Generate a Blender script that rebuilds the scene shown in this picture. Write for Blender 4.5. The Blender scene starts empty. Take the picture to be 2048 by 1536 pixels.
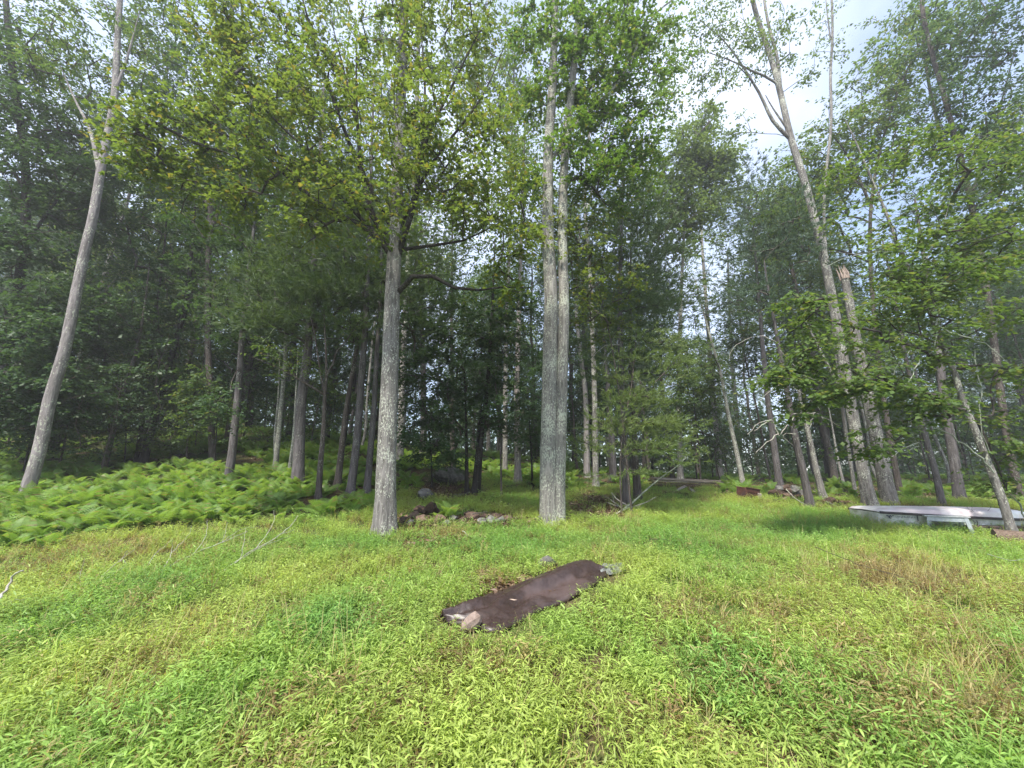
import bpy, math, random
import numpy as np
from mathutils import Vector, noise as mnoise

rng = np.random.default_rng(11)
random.seed(11)
C = bpy.context.scene.collection
SC = bpy.context.scene

# ------------------------------------------------------------------ camera, sky, sun, exposure
PITCH = math.radians(13.6)
F = 772.0                       # focal length in pixels of a 2048 wide picture
CAMZ = 1.6
cam_d = bpy.data.cameras.new('camera')
cam_d.sensor_width = 36.0
cam_d.lens = F / 2048 * 36.0
cam_d.clip_start = 0.05
cam_d.clip_end = 2000
cam = bpy.data.objects.new('camera', cam_d)
cam.location = (0, 0, CAMZ)
cam.rotation_euler = (math.radians(90) + PITCH, 0, 0)
C.objects.link(cam)
SC.camera = cam

SUN_EL, SUN_AZ = math.radians(60), math.radians(205)    # azimuth clockwise from +Y: behind the camera, a little left
world = bpy.data.worlds.new('World')
SC.world = world
world.use_nodes = True
wn, wl = world.node_tree.nodes, world.node_tree.links
wn.clear()
w_out = wn.new('ShaderNodeOutputWorld')
w_bg = wn.new('ShaderNodeBackground')
w_sky = wn.new('ShaderNodeTexSky')
w_sky.sky_type = 'NISHITA'
w_sky.sun_disc = False
w_sky.sun_elevation = SUN_EL
w_sky.sun_rotation = SUN_AZ
w_tc = wn.new('ShaderNodeTexCoord')
w_noise = wn.new('ShaderNodeTexNoise')
w_noise.inputs['Scale'].default_value = 2.2
w_noise.inputs['Detail'].default_value = 6
w_noise.inputs['Roughness'].default_value = 0.5
w_ramp = wn.new('ShaderNodeValToRGB')
w_ramp.color_ramp.elements[0].position = 0.36
w_ramp.color_ramp.elements[0].color = (0.18, 0.18, 0.18, 1)
w_ramp.color_ramp.elements[1].position = 0.70
w_ramp.color_ramp.elements[1].color = (.9, .9, .9, 1)
w_mix = wn.new('ShaderNodeMix')
w_mix.data_type = 'RGBA'
w_mix.inputs['B'].default_value = (4.1, 4.5, 5.5, 1)       # thin bright cloud veil
wl.new(w_tc.outputs['Generated'], w_noise.inputs['Vector'])
wl.new(w_noise.outputs['Fac'], w_ramp.inputs['Fac'])
wl.new(w_ramp.outputs['Color'], w_mix.inputs['Factor'])
wl.new(w_sky.outputs['Color'], w_mix.inputs['A'])
wl.new(w_mix.outputs['Result'], w_bg.inputs['Color'])
w_bg.inputs['Strength'].default_value = 0.12
wl.new(w_bg.outputs['Background'], w_out.inputs['Surface'])

sun_d = bpy.data.lights.new('sun', 'SUN')
sun_d.energy = 3.2
sun_d.angle = math.radians(5)
sun_d.color = (1.0, 0.95, 0.86)
sun = bpy.data.objects.new('sun', sun_d)
_s = Vector((math.sin(SUN_AZ) * math.cos(SUN_EL), math.cos(SUN_AZ) * math.cos(SUN_EL), math.sin(SUN_EL)))
sun.rotation_euler = _s.to_track_quat('Z', 'Y').to_euler()
C.objects.link(sun)

SC.view_settings.view_transform = 'Standard'
SC.view_settings.look = 'None'
SC.view_settings.gamma = 1.0
SC.view_settings.use_curve_mapping = False
SC.view_settings.exposure = 1.48
SC.render.engine = 'CYCLES'
SC.cycles.use_denoising = True
SC.cycles.max_bounces = 6
SC.cycles.diffuse_bounces = 4
SC.cycles.glossy_bounces = 2
SC.cycles.transmission_bounces = 4
SC.cycles.sample_clamp_indirect = 6
SC.cycles.use_adaptive_sampling = True
SC.cycles.adaptive_threshold = 0.02

# ------------------------------------------------------------------ picture <-> place
cp, sp_ = math.cos(PITCH), math.sin(PITCH)
def ray(px, py):
    u, v = (px - 1024) / F, (768 - py) / F
    return np.array([u, cp - v * sp_, sp_ + v * cp])
def P(px, py, Y):
    d = ray(px, py)
    return np.array([0, 0, CAMZ]) + d * (Y / d[1])
def project(p):
    p = np.asarray(p, float)
    x, y, z = p[..., 0], p[..., 1], p[..., 2] - CAMZ
    fw = y * cp + z * sp_
    up = -y * sp_ + z * cp
    fw = np.where(fw > 0.05, fw, 0.05)
    return 1024 + F * x / fw, 768 - F * up / fw

def softplus(t, k=0.6):
    return np.log1p(np.exp(np.clip(t / k, -40, 40))) * k
def px_rad(p, w):
    """radius in metres of a round stem at p that looks w pixels wide"""
    d = np.asarray(p, float) - np.array([0, 0, CAMZ]); fw = d[1] * cp + d[2] * sp_
    return w / 2 / F * fw * fw / math.sqrt(fw * fw + d[0] ** 2)
def smooth(a, b, t):
    t = np.clip((t - a) / (b - a), 0, 1)
    return t * t * (3 - 2 * t)
def terr(x, y):
    x = np.asarray(x, float); y = np.asarray(y, float)
    yy = np.minimum(y, 34 + (np.maximum(y, 34) - 34) * 0.15)
    base = 0.055 * softplus(yy - 1.0)
    a = x / np.maximum(y, 4)
    w = 0.05 + 0.95 * smooth(0.55, -0.75, a)
    hy = np.minimum(yy, 30 + (np.maximum(yy, 30) - 30) * 0.25)
    hill = w * 0.172 * softplus(hy - 7.6, 1.0)
    lump = 0.035 * np.sin(x * 1.3 + 0.7) * np.cos(y * 1.1 + 0.3) + 0.02 * np.sin(x * 3.1 + y * 2.3) + 0.10 * np.sin(x * 0.31 + 1.0) * np.sin(y * 0.27)
    return base + hill + lump * smooth(0.5, 3, np.abs(y) + np.abs(x))
_GY = np.geomspace(0.8, 120, 500)
def G(px, py, h=0.0):
    d = ray(px, py)
    Q = np.array([0, 0, CAMZ]) + d * (_GY / d[1])[:, None]
    hit = np.nonzero(Q[:, 2] < terr(Q[:, 0], Q[:, 1]) + h)[0]
    if len(hit):
        a, b = _GY[max(hit[0] - 1, 0)], _GY[hit[0]]
        for _ in range(16):
            m = (a + b) / 2
            p = np.array([0, 0, CAMZ]) + d * (m / d[1])
            if p[2] < terr(p[0], p[1]) + h: b = m
            else: a = m
        return np.array([0, 0, CAMZ]) + d * (b / d[1])
    return np.array([0, 0, CAMZ]) + d * (60 / d[1])

# ------------------------------------------------------------------ materials
def new_mat(name):
    m = bpy.data.materials.new(name)
    m.use_nodes = True
    m.node_tree.nodes.clear()
    return m, m.node_tree.nodes, m.node_tree.links
def nd(n, t, **kw):
    x = n.new(t)
    for k, v in kw.items():
        if k in x.inputs.keys(): x.inputs[k].default_value = v
        else: setattr(x, k, v)
    return x
def mixc(n, l, fac, a, b, blend='MIX'):
    m = n.new('ShaderNodeMix'); m.data_type = 'RGBA'; m.blend_type = blend
    for s, v in (('Factor', fac), ('A', a), ('B', b)):
        if isinstance(v, (int, float)): m.inputs[s].default_value = v
        elif isinstance(v, tuple): m.inputs[s].default_value = (*v[:3], 1)
        else: l.new(v, m.inputs[s])
    return m.outputs['Result']
def ramp(n, l, src, p0, p1, c0=(0, 0, 0), c1=(1, 1, 1)):
    r = n.new('ShaderNodeValToRGB')
    r.color_ramp.elements[0].position = p0; r.color_ramp.elements[0].color = (*c0, 1)
    r.color_ramp.elements[1].position = p1; r.color_ramp.elements[1].color = (*c1, 1)
    l.new(src, r.inputs['Fac'])
    return r.outputs['Color']

def leaf_mat(name, c1, c2, trans=0.42, c3=None, rough=0.5, tfac=1.6, attr=None):
    """two leaf colours mixed per leaf and by slow patches; a third colour for a few leaves"""
    m, n, l = new_mat(name)
    out = n.new('ShaderNodeOutputMaterial')
    geo = n.new('ShaderNodeNewGeometry')
    tn = nd(n, 'ShaderNodeTexNoise', Scale=0.9, Detail=2.0)
    l.new(geo.outputs['Position'], tn.inputs['Vector'])
    patch = ramp(n, l, tn.outputs['Fac'], 0.38, 0.62)
    isl = geo.outputs['Random Per Island']
    f = mixc(n, l, 0.5, isl, patch)
    col = mixc(n, l, f, c1, c2)
    if c3:
        f3 = ramp(n, l, isl, 0.90, 0.94)
        col = mixc(n, l, f3, col, c3)
    if attr:
        at = n.new('ShaderNodeAttribute'); at.attribute_type = 'INSTANCER'; at.attribute_name = attr
        col = mixc(n, l, at.outputs['Alpha'], col, at.outputs['Color'])
        hv = n.new('ShaderNodeHueSaturation')
        ms = nd(n, 'ShaderNodeMapRange'); l.new(isl, ms.inputs['Value'])
        ms.inputs['To Min'].default_value = 0.72; ms.inputs['To Max'].default_value = 1.25
        l.new(ms.outputs['Result'], hv.inputs['Value']); l.new(col, hv.inputs['Color']); col = hv.outputs['Color']
    pr = nd(n, 'ShaderNodeBsdfPrincipled', Roughness=rough)
    pr.inputs['Specular IOR Level'].default_value = 0.35
    l.new(col, pr.inputs['Base Color'])
    tr = n.new('ShaderNodeBsdfTranslucent')
    tc = mixc(n, l, 1.0, col, (tfac * 1.05, tfac, tfac * 0.55), 'MULTIPLY')
    l.new(tc, tr.inputs['Color'])
    mx = n.new('ShaderNodeMixShader'); mx.inputs[0].default_value = trans
    l.new(pr.outputs[0], mx.inputs[1]); l.new(tr.outputs[0], mx.inputs[2])
    l.new(mx.outputs[0], out.inputs['Surface'])
    return m

def bark_mat(name, dark, light, lichen=(0.42, 0.44, 0.36), lich=0.5, scale=1.0, bump=0.6, spot=26.0):
    m, n, l = new_mat(name)
    out = n.new('ShaderNodeOutputMaterial')
    tc = n.new('ShaderNodeTexCoord')
    oi = n.new('ShaderNodeObjectInfo')
    mp = n.new('ShaderNodeMapping'); mp.inputs['Scale'].default_value = (6.5 * scale, 6.5 * scale, 0.95 * scale)
    l.new(tc.outputs['Object'], mp.inputs['Vector'])
    a = nd(n, 'ShaderNodeTexNoise', Scale=3.0, Detail=6.0, Roughness=0.65)
    l.new(mp.outputs[0], a.inputs['Vector'])
    fur = ramp(n, l, a.outputs['Fac'], 0.36, 0.62)
    col = mixc(n, l, fur, dark, light)
    b = nd(n, 'ShaderNodeTexNoise', Scale=1.1, Detail=4.0)
    l.new(tc.outputs['Object'], b.inputs['Vector'])
    col = mixc(n, l, ramp(n, l, b.outputs['Fac'], 0.35, 0.7), col, mixc(n, l, 1.0, col, (0.72, 0.72, 0.70), 'MULTIPLY'))
    # lichen: larger soft crusts and small spots
    mp2 = n.new('ShaderNodeMapping'); mp2.inputs['Scale'].default_value = (1.5, 1.5, 0.8)
    l.new(tc.outputs['Object'], mp2.inputs['Vector'])
    s = nd(n, 'ShaderNodeTexNoise', Scale=spot, Detail=3.0, Roughness=0.6)
    l.new(mp2.outputs[0], s.inputs['Vector'])
    g = nd(n, 'ShaderNodeTexNoise', Scale=2.3, Detail=3.0)
    l.new(tc.outputs['Object'], g.inputs['Vector'])
    sm = n.new('ShaderNodeMath'); sm.operation = 'MULTIPLY_ADD'
    l.new(g.outputs['Fac'], sm.inputs[0]); sm.inputs[1].default_value = 0.55; l.new(s.outputs['Fac'], sm.inputs[2])
    lm = ramp(n, l, sm.outputs[0], 0.92 - 0.17 * lich, 0.96 - 0.17 * lich)
    col = mixc(n, l, lm, col, lichen)
    pr = nd(n, 'ShaderNodeBsdfPrincipled', Roughness=0.9)
    pr.inputs['Specular IOR Level'].default_value = 0.2
    hv = n.new('ShaderNodeHueSaturation'); hv.inputs['Saturation'].default_value = 0.95
    mr = n.new('ShaderNodeMapRange'); mr.inputs['To Min'].default_value = 0.85; mr.inputs['To Max'].default_value = 1.12
    l.new(oi.outputs['Random'], mr.inputs['Value']); l.new(mr.outputs['Result'], hv.inputs['Value'])
    l.new(col, hv.inputs['Color']); l.new(hv.outputs['Color'], pr.inputs['Base Color'])
    bp = nd(n, 'ShaderNodeBump', Strength=bump, Distance=0.06)
    l.new(a.outputs['Fac'], bp.inputs['Height']); l.new(bp.outputs[0], pr.inputs['Normal'])
    l.new(pr.outputs[0], out.inputs['Surface'])
    return m

def plain_mat(name, c1, c2, scale=8.0, rough=0.8, bump=0.3, stretch=(1, 1, 1), dist=0.01, spec=0.3, c3=None, s3=2.0):
    m, n, l = new_mat(name)
    out = n.new('ShaderNodeOutputMaterial')
    tc = n.new('ShaderNodeTexCoord')
    mp = n.new('ShaderNodeMapping'); mp.inputs['Scale'].default_value = stretch
    l.new(tc.outputs['Object'], mp.inputs['Vector'])
    a = nd(n, 'ShaderNodeTexNoise', Scale=scale, Detail=5.0, Roughness=0.6)
    l.new(mp.outputs[0], a.inputs['Vector'])
    col = mixc(n, l, ramp(n, l, a.outputs['Fac'], 0.35, 0.65), c1, c2)
    if c3:
        b = nd(n, 'ShaderNodeTexNoise', Scale=s3, Detail=4.0)
        l.new(tc.outputs['Object'], b.inputs['Vector'])
        col = mixc(n, l, ramp(n, l, b.outputs['Fac'], 0.5, 0.62), col, c3)
    oi = n.new('ShaderNodeObjectInfo')
    hv = n.new('ShaderNodeHueSaturation')
    mr = n.new('ShaderNodeMapRange'); mr.inputs['To Min'].default_value = 0.8; mr.inputs['To Max'].default_value = 1.15
    l.new(oi.outputs['Random'], mr.inputs['Value']); l.new(mr.outputs['Result'], hv.inputs['Value'])
    l.new(col, hv.inputs['Color'])
    pr = nd(n, 'ShaderNodeBsdfPrincipled', Roughness=rough)
    pr.inputs['Specular IOR Level'].default_value = spec
    l.new(hv.outputs['Color'], pr.inputs['Base Color'])
    bp = nd(n, 'ShaderNodeBump', Strength=bump, Distance=dist)
    l.new(a.outputs['Fac'], bp.inputs['Height']); l.new(bp.outputs[0], pr.inputs['Normal'])
    l.new(pr.outputs[0], out.inputs['Surface'])
    return m

M = {}
M['leaf_maple'] = leaf_mat('maple_leaf', (0.082, 0.135, 0.030), (0.130, 0.175, 0.040), 0.55, (0.17, 0.16, 0.04))
M['leaf_green'] = leaf_mat('bright_leaf', (0.062, 0.130, 0.026), (0.100, 0.170, 0.032), 0.50, (0.15, 0.17, 0.04))
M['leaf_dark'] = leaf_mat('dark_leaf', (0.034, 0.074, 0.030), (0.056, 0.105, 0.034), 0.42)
M['leaf_mid'] = leaf_mat('wood_leaf', (0.066, 0.122, 0.036), (0.105, 0.160, 0.046), 0.50, (0.13, 0.14, 0.04))
M['leaf_right'] = leaf_mat('beech_leaf', (0.070, 0.130, 0.030), (0.115, 0.175, 0.042), 0.5, (0.15, 0.17, 0.05))
M['leaf_pale'] = leaf_mat('pale_leaf', (0.09, 0.145, 0.05), (0.13, 0.185, 0.06), 0.45)
M['needle'] = leaf_mat('pine_needle', (0.070, 0.120, 0.050), (0.110, 0.165, 0.060), 0.35, tfac=1.4)
M['needle_blue'] = leaf_mat('blue_pine_needle', (0.070, 0.120, 0.078), (0.105, 0.160, 0.095), 0.32, tfac=1.3)
M['needle_light'] = leaf_mat('pale_pine_needle', (0.12, 0.185, 0.06), (0.18, 0.235, 0.08), 0.38, tfac=1.4)
M['grass'] = leaf_mat('stilt_grass_leaf', (0.16, 0.26, 0.05), (0.22, 0.32, 0.06), 0.45, attr='tint', tfac=1.6)
M['fern'] = leaf_mat('fern_leaf', (0.120, 0.230, 0.048), (0.215, 0.325, 0.075), 0.45, (0.24, 0.20, 0.09))
M['bark_grey'] = bark_mat('grey_lichened_bark', (0.11, 0.10, 0.092), (0.29, 0.27, 0.255), (0.46, 0.47, 0.39), 0.42, bump=.9)
M['bark_pale'] = bark_mat('pale_smooth_bark', (0.17, 0.15, 0.145), (0.34, 0.305, 0.30), (0.44, 0.45, 0.35), 0.28, 1.0, 0.8, 18)
M['bark_brown'] = bark_mat('brown_bark', (0.045, 0.036, 0.030), (0.125, 0.102, 0.092), (0.24, 0.25, 0.20), 0.15)
M['bark_plum'] = bark_mat('plum_grey_pine_bark', (0.065, 0.056, 0.056), (0.155, 0.138, 0.138), (0.24, 0.25, 0.21), 0.1, 1.0, 0.6)
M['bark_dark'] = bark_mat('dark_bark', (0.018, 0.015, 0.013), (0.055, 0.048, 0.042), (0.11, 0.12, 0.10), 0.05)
M['bark_lichen'] = bark_mat('lichen_covered_bark', (0.135, 0.125, 0.112), (0.33, 0.31, 0.28), (0.44, 0.455, 0.36), 0.62, bump=.9)
M['twig'] = plain_mat('twig_bark', (0.035, 0.028, 0.024), (0.09, 0.075, 0.062), 20)
M['deadwood'] = plain_mat('bleached_dead_wood', (0.20, 0.18, 0.155), (0.40, 0.37, 0.33), 14, 0.85, c3=(0.34, 0.38, 0.28), s3=5)
M['greendead'] = plain_mat('lichened_dead_wood', (0.20, 0.22, 0.175), (0.36, 0.39, 0.31), 14, 0.9)
M['splinter'] = plain_mat('fresh_split_wood', (0.24, 0.18, 0.15), (0.42, 0.34, 0.29), 12, 0.8, stretch=(4, 4, .5))

# ------------------------------------------------------------------ mesh helpers
class MB:
    def __init__(s): s.v = []; s.f = []; s.n = 0
    def add(s, verts, faces, smooth_=True, mi=0):
        verts = np.asarray(verts, float).reshape(-1, 3)
        faces = np.asarray(faces, int)
        s.v.append(verts); s.f.append((faces + s.n, smooth_, mi)); s.n += len(verts)
    def mesh(s, name, mats):
        me = bpy.data.meshes.new(name)
        V = np.concatenate(s.v)
        me.vertices.add(len(V)); me.vertices.foreach_set('co', V.astype(np.float32).ravel())
        lo, st, sm, mi, off = [], [], [], [], 0
        for f, k, m_ in s.f:
            if not len(f): continue
            lo.append(f.ravel()); c = f.shape[1]
            st.append(off + np.arange(len(f)) * c); off += f.size
            sm.append(np.full(len(f), k)); mi.append(np.full(len(f), m_))
        L = np.concatenate(lo)
        me.loops.add(len(L)); me.loops.foreach_set('vertex_index', L.astype(np.int32))
        S = np.concatenate(st)
        me.polygons.add(len(S)); me.polygons.foreach_set('loop_start', S.astype(np.int32))
        me.polygons.foreach_set('use_smooth', np.concatenate(sm))
        me.polygons.foreach_set('material_index', np.concatenate(mi).astype(np.int32))
        me.update(calc_edges=True)
        me.validate()
        for m_ in (mats if isinstance(mats, (list, tuple)) else [mats]): me.materials.append(m_)
        return me

def tag(o, label=None, cat=None, group=None, kind=None):
    if label: o['label'] = label
    if cat: o['category'] = cat
    if group: o['group'] = group
    if kind: o['kind'] = kind
    return o
def link(name, me, parent=None, loc=None):
    o = bpy.data.objects.new(name, me); C.objects.link(o)
    if parent is not None: o.parent = parent
    if loc is not None: o.location = loc
    return o
def empty(name, loc, rz=0):
    o = bpy.data.objects.new(name, None); C.objects.link(o)
    o.location = loc; o.rotation_euler = (0, 0, rz); o.empty_display_size = 0.2
    return o
def build(mb, name, mat, parent=None, org=(0, 0, 0)):
    """org: the world point that is the object's (or its parent's) origin"""
    mb.v = [v - np.asarray(org) for v in mb.v]
    me = mb.mesh(name, mat)
    return link(name, me, parent, None if parent is not None else org)

def catmull(pts, n):
    pts = np.asarray(pts, float)
    if len(pts) < 3:
        t = np.linspace(0, 1, n)[:, None]; return pts[0] * (1 - t) + pts[-1] * t
    q = np.vstack([2 * pts[0] - pts[1], pts, 2 * pts[-1] - pts[-2]])
    d = np.r_[0, np.cumsum(np.linalg.norm(np.diff(pts, axis=0), axis=1))]
    out = []
    for s in np.linspace(0, d[-1], n):
        i = min(max(np.searchsorted(d, s, 'right') - 1, 0), len(pts) - 2)
        t = (s - d[i]) / max(d[i + 1] - d[i], 1e-9)
        a, b, c, e = q[i], q[i + 1], q[i + 2], q[i + 3]
        out.append(0.5 * ((2 * b) + (-a + c) * t + (2 * a - 5 * b + 4 * c - e) * t * t + (-a + 3 * b - 3 * c + e) * t ** 3))
    return np.array(out)

def tube(mb, pts, rad, sides=8, ridge=0.0, cap=True, flare=0.0, mi=0, seed=0):
    pts = np.asarray(pts, float); n = len(pts)
    rad = np.broadcast_to(np.asarray(rad, float), (n,))
    t = np.gradient(pts, axis=0); t /= np.maximum(np.linalg.norm(t, axis=1)[:, None], 1e-9)
    ref = np.array([1.0, 0, 0]) if abs(t[:, 0].mean()) < 0.8 else np.array([0, 0, 1.0])
    a = np.cross(t, ref); a /= np.maximum(np.linalg.norm(a, axis=1)[:, None], 1e-9)
    b = np.cross(t, a)
    th = np.arange(sides) / sides * 2 * math.pi
    R = np.repeat(rad[:, None], sides, 1)
    if ridge or flare:
        ss = np.r_[0, np.cumsum(np.linalg.norm(np.diff(pts, axis=0), axis=1))][:, None]
        ph = seed * 1.7
        if ridge:
            R = R * (1 + ridge * (np.sin(3 * th + ph + 0.5 * np.sin(ss * 0.9)) * 0.5 + np.sin(7 * th + 2 * ph + 0.8 * np.sin(ss * 0.7 + ph)) * 0.45
                     + 0.5 * np.sin(ss * 2.1 + ph + 2 * np.sin(th)) + 0.35 * np.sin(ss * 6.3 + 3 * th)))
        if flare:
            fl = np.exp(-ss / max(rad[0] * 1.6, 0.02))
            R = R * (1 + flare * fl * (1 + 0.55 * np.sin(4 * th + ph) + 0.3 * np.sin(7 * th + 2 * ph)))
    V = pts[:, None] + R[..., None] * (np.cos(th)[None, :, None] * a[:, None] + np.sin(th)[None, :, None] * b[:, None])
    i = np.arange(n - 1)[:, None] * sides; j = np.arange(sides)[None]
    k = (np.arange(sides) + 1) % sides
    fq = np.stack([i + j, i + k[None], i + sides + k[None], i + sides + j], -1).reshape(-1, 4)
    base = mb.n
    mb.add(V.reshape(-1, 3), fq, True, mi)
    if cap:
        mb.add(np.vstack([V[-1], pts[-1] + t[-1] * rad[-1] * 0.3]), [[q, k[q], sides] for q in range(sides)], True, mi)
        mb.add(np.vstack([V[0], pts[0]]), [[k[q], q, sides] for q in range(sides)], True, mi)

# leaf templates: outline in the xy plane, stem at origin, tip at +y; faces as triangles
LEAF = {
    'maple': (np.array([[0, 0, 0], [-.50, .22, -.08], [-.20, .50, .03], [0, 1.0, -.10], [.20, .50, .03], [.50, .22, -.08]]), np.array([[0, 2, 1], [0, 3, 2], [0, 4, 3], [0, 5, 4]])),
    'oval': (np.array([[0, 0, 0], [-.30, .45, -.07], [0, 1.0, -.12], [.30, .45, -.07]]), np.array([[0, 2, 1], [0, 3, 2]])),
    'needle': (np.array([[-.055, 0, 0], [.055, 0, 0], [0, 1.0, -.05]]), np.array([[0, 1, 2]])),
}
def rot_frames(nrm, yaw):
    """orthonormal frames (x,y,z) with z=nrm"""
    z = nrm / np.linalg.norm(nrm, axis=1)[:, None]
    y = np.stack([np.cos(yaw), np.sin(yaw), np.zeros_like(yaw)], 1)
    y = y - z * (y * z).sum(1)[:, None]; y /= np.maximum(np.linalg.norm(y, axis=1)[:, None], 1e-6)
    return np.cross(y, z), y, z
def leaves(mb, pos, nrm, yaw, size, kind):
    tv, tf = LEAF[kind]
    X, Y, Z = rot_frames(nrm, yaw)
    V = pos[:, None] + size[:, None, None] * (tv[None, :, 0, None] * X[:, None] + tv[None, :, 1, None] * Y[:, None] + tv[None, :, 2, None] * Z[:, None])
    k = len(tv); fc = (tf[None] + (np.arange(len(pos)) * k)[:, None, None]).reshape(-1, 3)
    mb.add(V.reshape(-1, 3), fc, False)

def sprays(mb, ends, dirs, per, R, flat, size, kind, tilt=0.5, droop=0.1, r=rng, twigs=None):
    """sprays of leaves in flattened discs about the twig ends"""
    n = len(ends) * per
    if n == 0: return
    e = np.repeat(ends, per, 0)
    if kind == 'needle':
        # clumps: each spray has a number of needle clumps, needles fan out of a clump
        nc = max(per // 14, 1)
        cl = np.repeat(ends, nc, 0) + np.stack([r.normal(0, R * .55, len(ends) * nc), r.normal(0, R * .55, len(ends) * nc), r.normal(0, R * flat, len(ends) * nc)], 1)
        od = cl - np.repeat(ends - dirs * 0.4, nc, 0); od[:, 2] += 0.15; od /= np.maximum(np.linalg.norm(od, axis=1)[:, None], 1e-6)
        m = len(cl) * 14
        pos = np.repeat(cl, 14, 0) + np.repeat(od, 14, 0) * r.uniform(-0.12, 0.04, m)[:, None]
        d = np.repeat(od, 14, 0) + r.normal(0, 0.55, (m, 3)); d /= np.linalg.norm(d, axis=1)[:, None]
        side = np.cross(d, r.normal(0, 1, (m, 3))); side /= np.maximum(np.linalg.norm(side, axis=1)[:, None], 1e-6)
        sz = size * r.uniform(0.7, 1.3, m)
        w = sz * 0.07
        V = np.stack([pos - side * w[:, None], pos + side * w[:, None], pos + d * sz[:, None]], 1)
        mb.add(V.reshape(-1, 3), np.arange(m * 3).reshape(-1, 3), False)
        return
    # every spray: twiglets fanning out of the twig end in a nearly flat layer, leaves alternate along them
    nt = 6
    base_az = np.arctan2(dirs[:, 1], dirs[:, 0])
    az = base_az[:, None] + r.normal(0, 1.25, (len(ends), nt))
    el = r.normal(-droop, flat * 1.3, (len(ends), nt))
    tl = R * r.uniform(.55, 1.25, (len(ends), nt))
    T = np.stack([np.cos(az) * np.cos(el), np.sin(az) * np.cos(el), np.sin(el)], -1)
    S = ends[:, None] - dirs[:, None] * (r.uniform(0, .9, (len(ends), nt)) * R)[..., None] + r.normal(0, R * flat * .5, (len(ends), nt, 3)) * [0, 0, 1]
    if twigs is not None:
        a_ = S.reshape(-1, 3); b_ = (S + T * tl[..., None]).reshape(-1, 3)
        w_ = np.array([[0, 0, .0022]]); sd_ = np.cross(T.reshape(-1, 3), [0, 0, 1.0]); sd_ = sd_ / np.maximum(np.linalg.norm(sd_, axis=1)[:, None], 1e-6) * .0022
        V = np.stack([a_ - sd_, a_ + sd_, a_ + w_, b_], 1).reshape(-1, 3)
        k_ = (np.arange(len(a_)) * 4)[:, None]
        twigs.add(V, np.concatenate([k_ + [0, 1, 3], k_ + [1, 2, 3], k_ + [2, 0, 3]]), False)
    q = r.integers(0, nt, (len(ends), per)); ei = np.arange(len(ends))[:, None]
    u = r.uniform(.08, 1.08, (len(ends), per)); sg = r.choice([-1, 1], (len(ends), per))
    A_ = az[ei, q]
    pos = S[ei, q] + T[ei, q] * (tl[ei, q] * u)[..., None]
    pos[..., 2] -= .22 * R * u ** 2
    yaw = A_ + sg * r.uniform(.4, 1.2, A_.shape)
    off = size * .25
    pos[..., 0] += np.cos(yaw) * off; pos[..., 1] += np.sin(yaw) * off; pos[..., 2] += r.normal(0, size * .35, A_.shape)
    nrm = np.stack([r.normal(0, tilt, A_.shape) + .35 * np.cos(yaw), r.normal(0, tilt, A_.shape) - 0.12 + .35 * np.sin(yaw), np.ones(A_.shape)], -1)
    leaves(mb, pos.reshape(-1, 3), nrm.reshape(-1, 3), yaw.ravel(), size * 1.1 * r.uniform(0.6, 1.25, n), kind)

def grow(stem_pts, stem_rad, att, minz, step=0.55, rt=0.007, r=rng, rise=0.35):
    """branches that run from the stem(s) to every attractor; returns chains [(pts, radii)], end dirs"""
    pos = [p for p in stem_pts]; par = [-1] * len(stem_pts)
    ok = [p[2] > minz for p in stem_pts]
    nst = len(pos)
    A = np.zeros((nst + len(att) * 40, 3)); A[:nst] = stem_pts
    OK = np.zeros(len(A), bool); OK[:nst] = ok
    cnt = nst
    dd = np.array([np.min(np.linalg.norm(stem_pts - a, axis=1)) for a in att]) if len(att) else []
    chains = []; ends = []; dirs = []
    for ai in np.argsort(dd):
        a = att[ai]
        d = a - A[:cnt]; L = np.linalg.norm(d, axis=1); hor = np.hypot(d[:, 0], d[:, 1])
        cost = L + 1.2 * np.maximum(0, A[:cnt, 2] - a[2] + rise * hor) + np.where(OK[:cnt], 0, 1e3)
        i = int(np.argmin(cost)); Ln = L[i]
        k = max(2, int(math.ceil(Ln / step)))
        if cnt + k > len(A): break
        p0 = A[i].copy()
        ctrl = p0 + d[i] * 0.5 + np.array([r.normal(0, .10), r.normal(0, .10), 0.10 + r.normal(0, .06)]) * Ln
        t = np.linspace(0, 1, k + 1)[1:, None]
        q = (1 - t) ** 2 * p0 + 2 * t * (1 - t) * ctrl + t * t * a
        q[:-1] += r.normal(0, 0.018 * min(Ln, 3), (k - 1, 3)) if k > 1 else 0
        ids = []
        prev = i
        for j in range(k):
            A[cnt] = q[j]; OK[cnt] = True; par.append(prev); prev = cnt; ids.append(cnt); cnt += 1
        chains.append([i] + ids)
        e = q[-1] - (q[-2] if k > 1 else p0); ends.append(a); dirs.append(e / max(np.linalg.norm(e), 1e-6))
    w = np.zeros(cnt)
    for c in chains: w[c[-1]] += 1
    for i in range(cnt - 1, nst - 1, -1):
        if par[i] >= nst: w[par[i]] += w[i]
    out = []
    for c in chains:
        rad = rt * np.maximum(w[c], 1) ** 0.48
        if c[0] < nst: rad[0] = rad[1] * 1.15
        if c[0] < nst: rad = np.minimum(rad, stem_rad[c[0]] * 0.62)
        out.append((A[c], rad))
    return out, np.array(ends).reshape(-1, 3), np.array(dirs).reshape(-1, 3)

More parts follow.
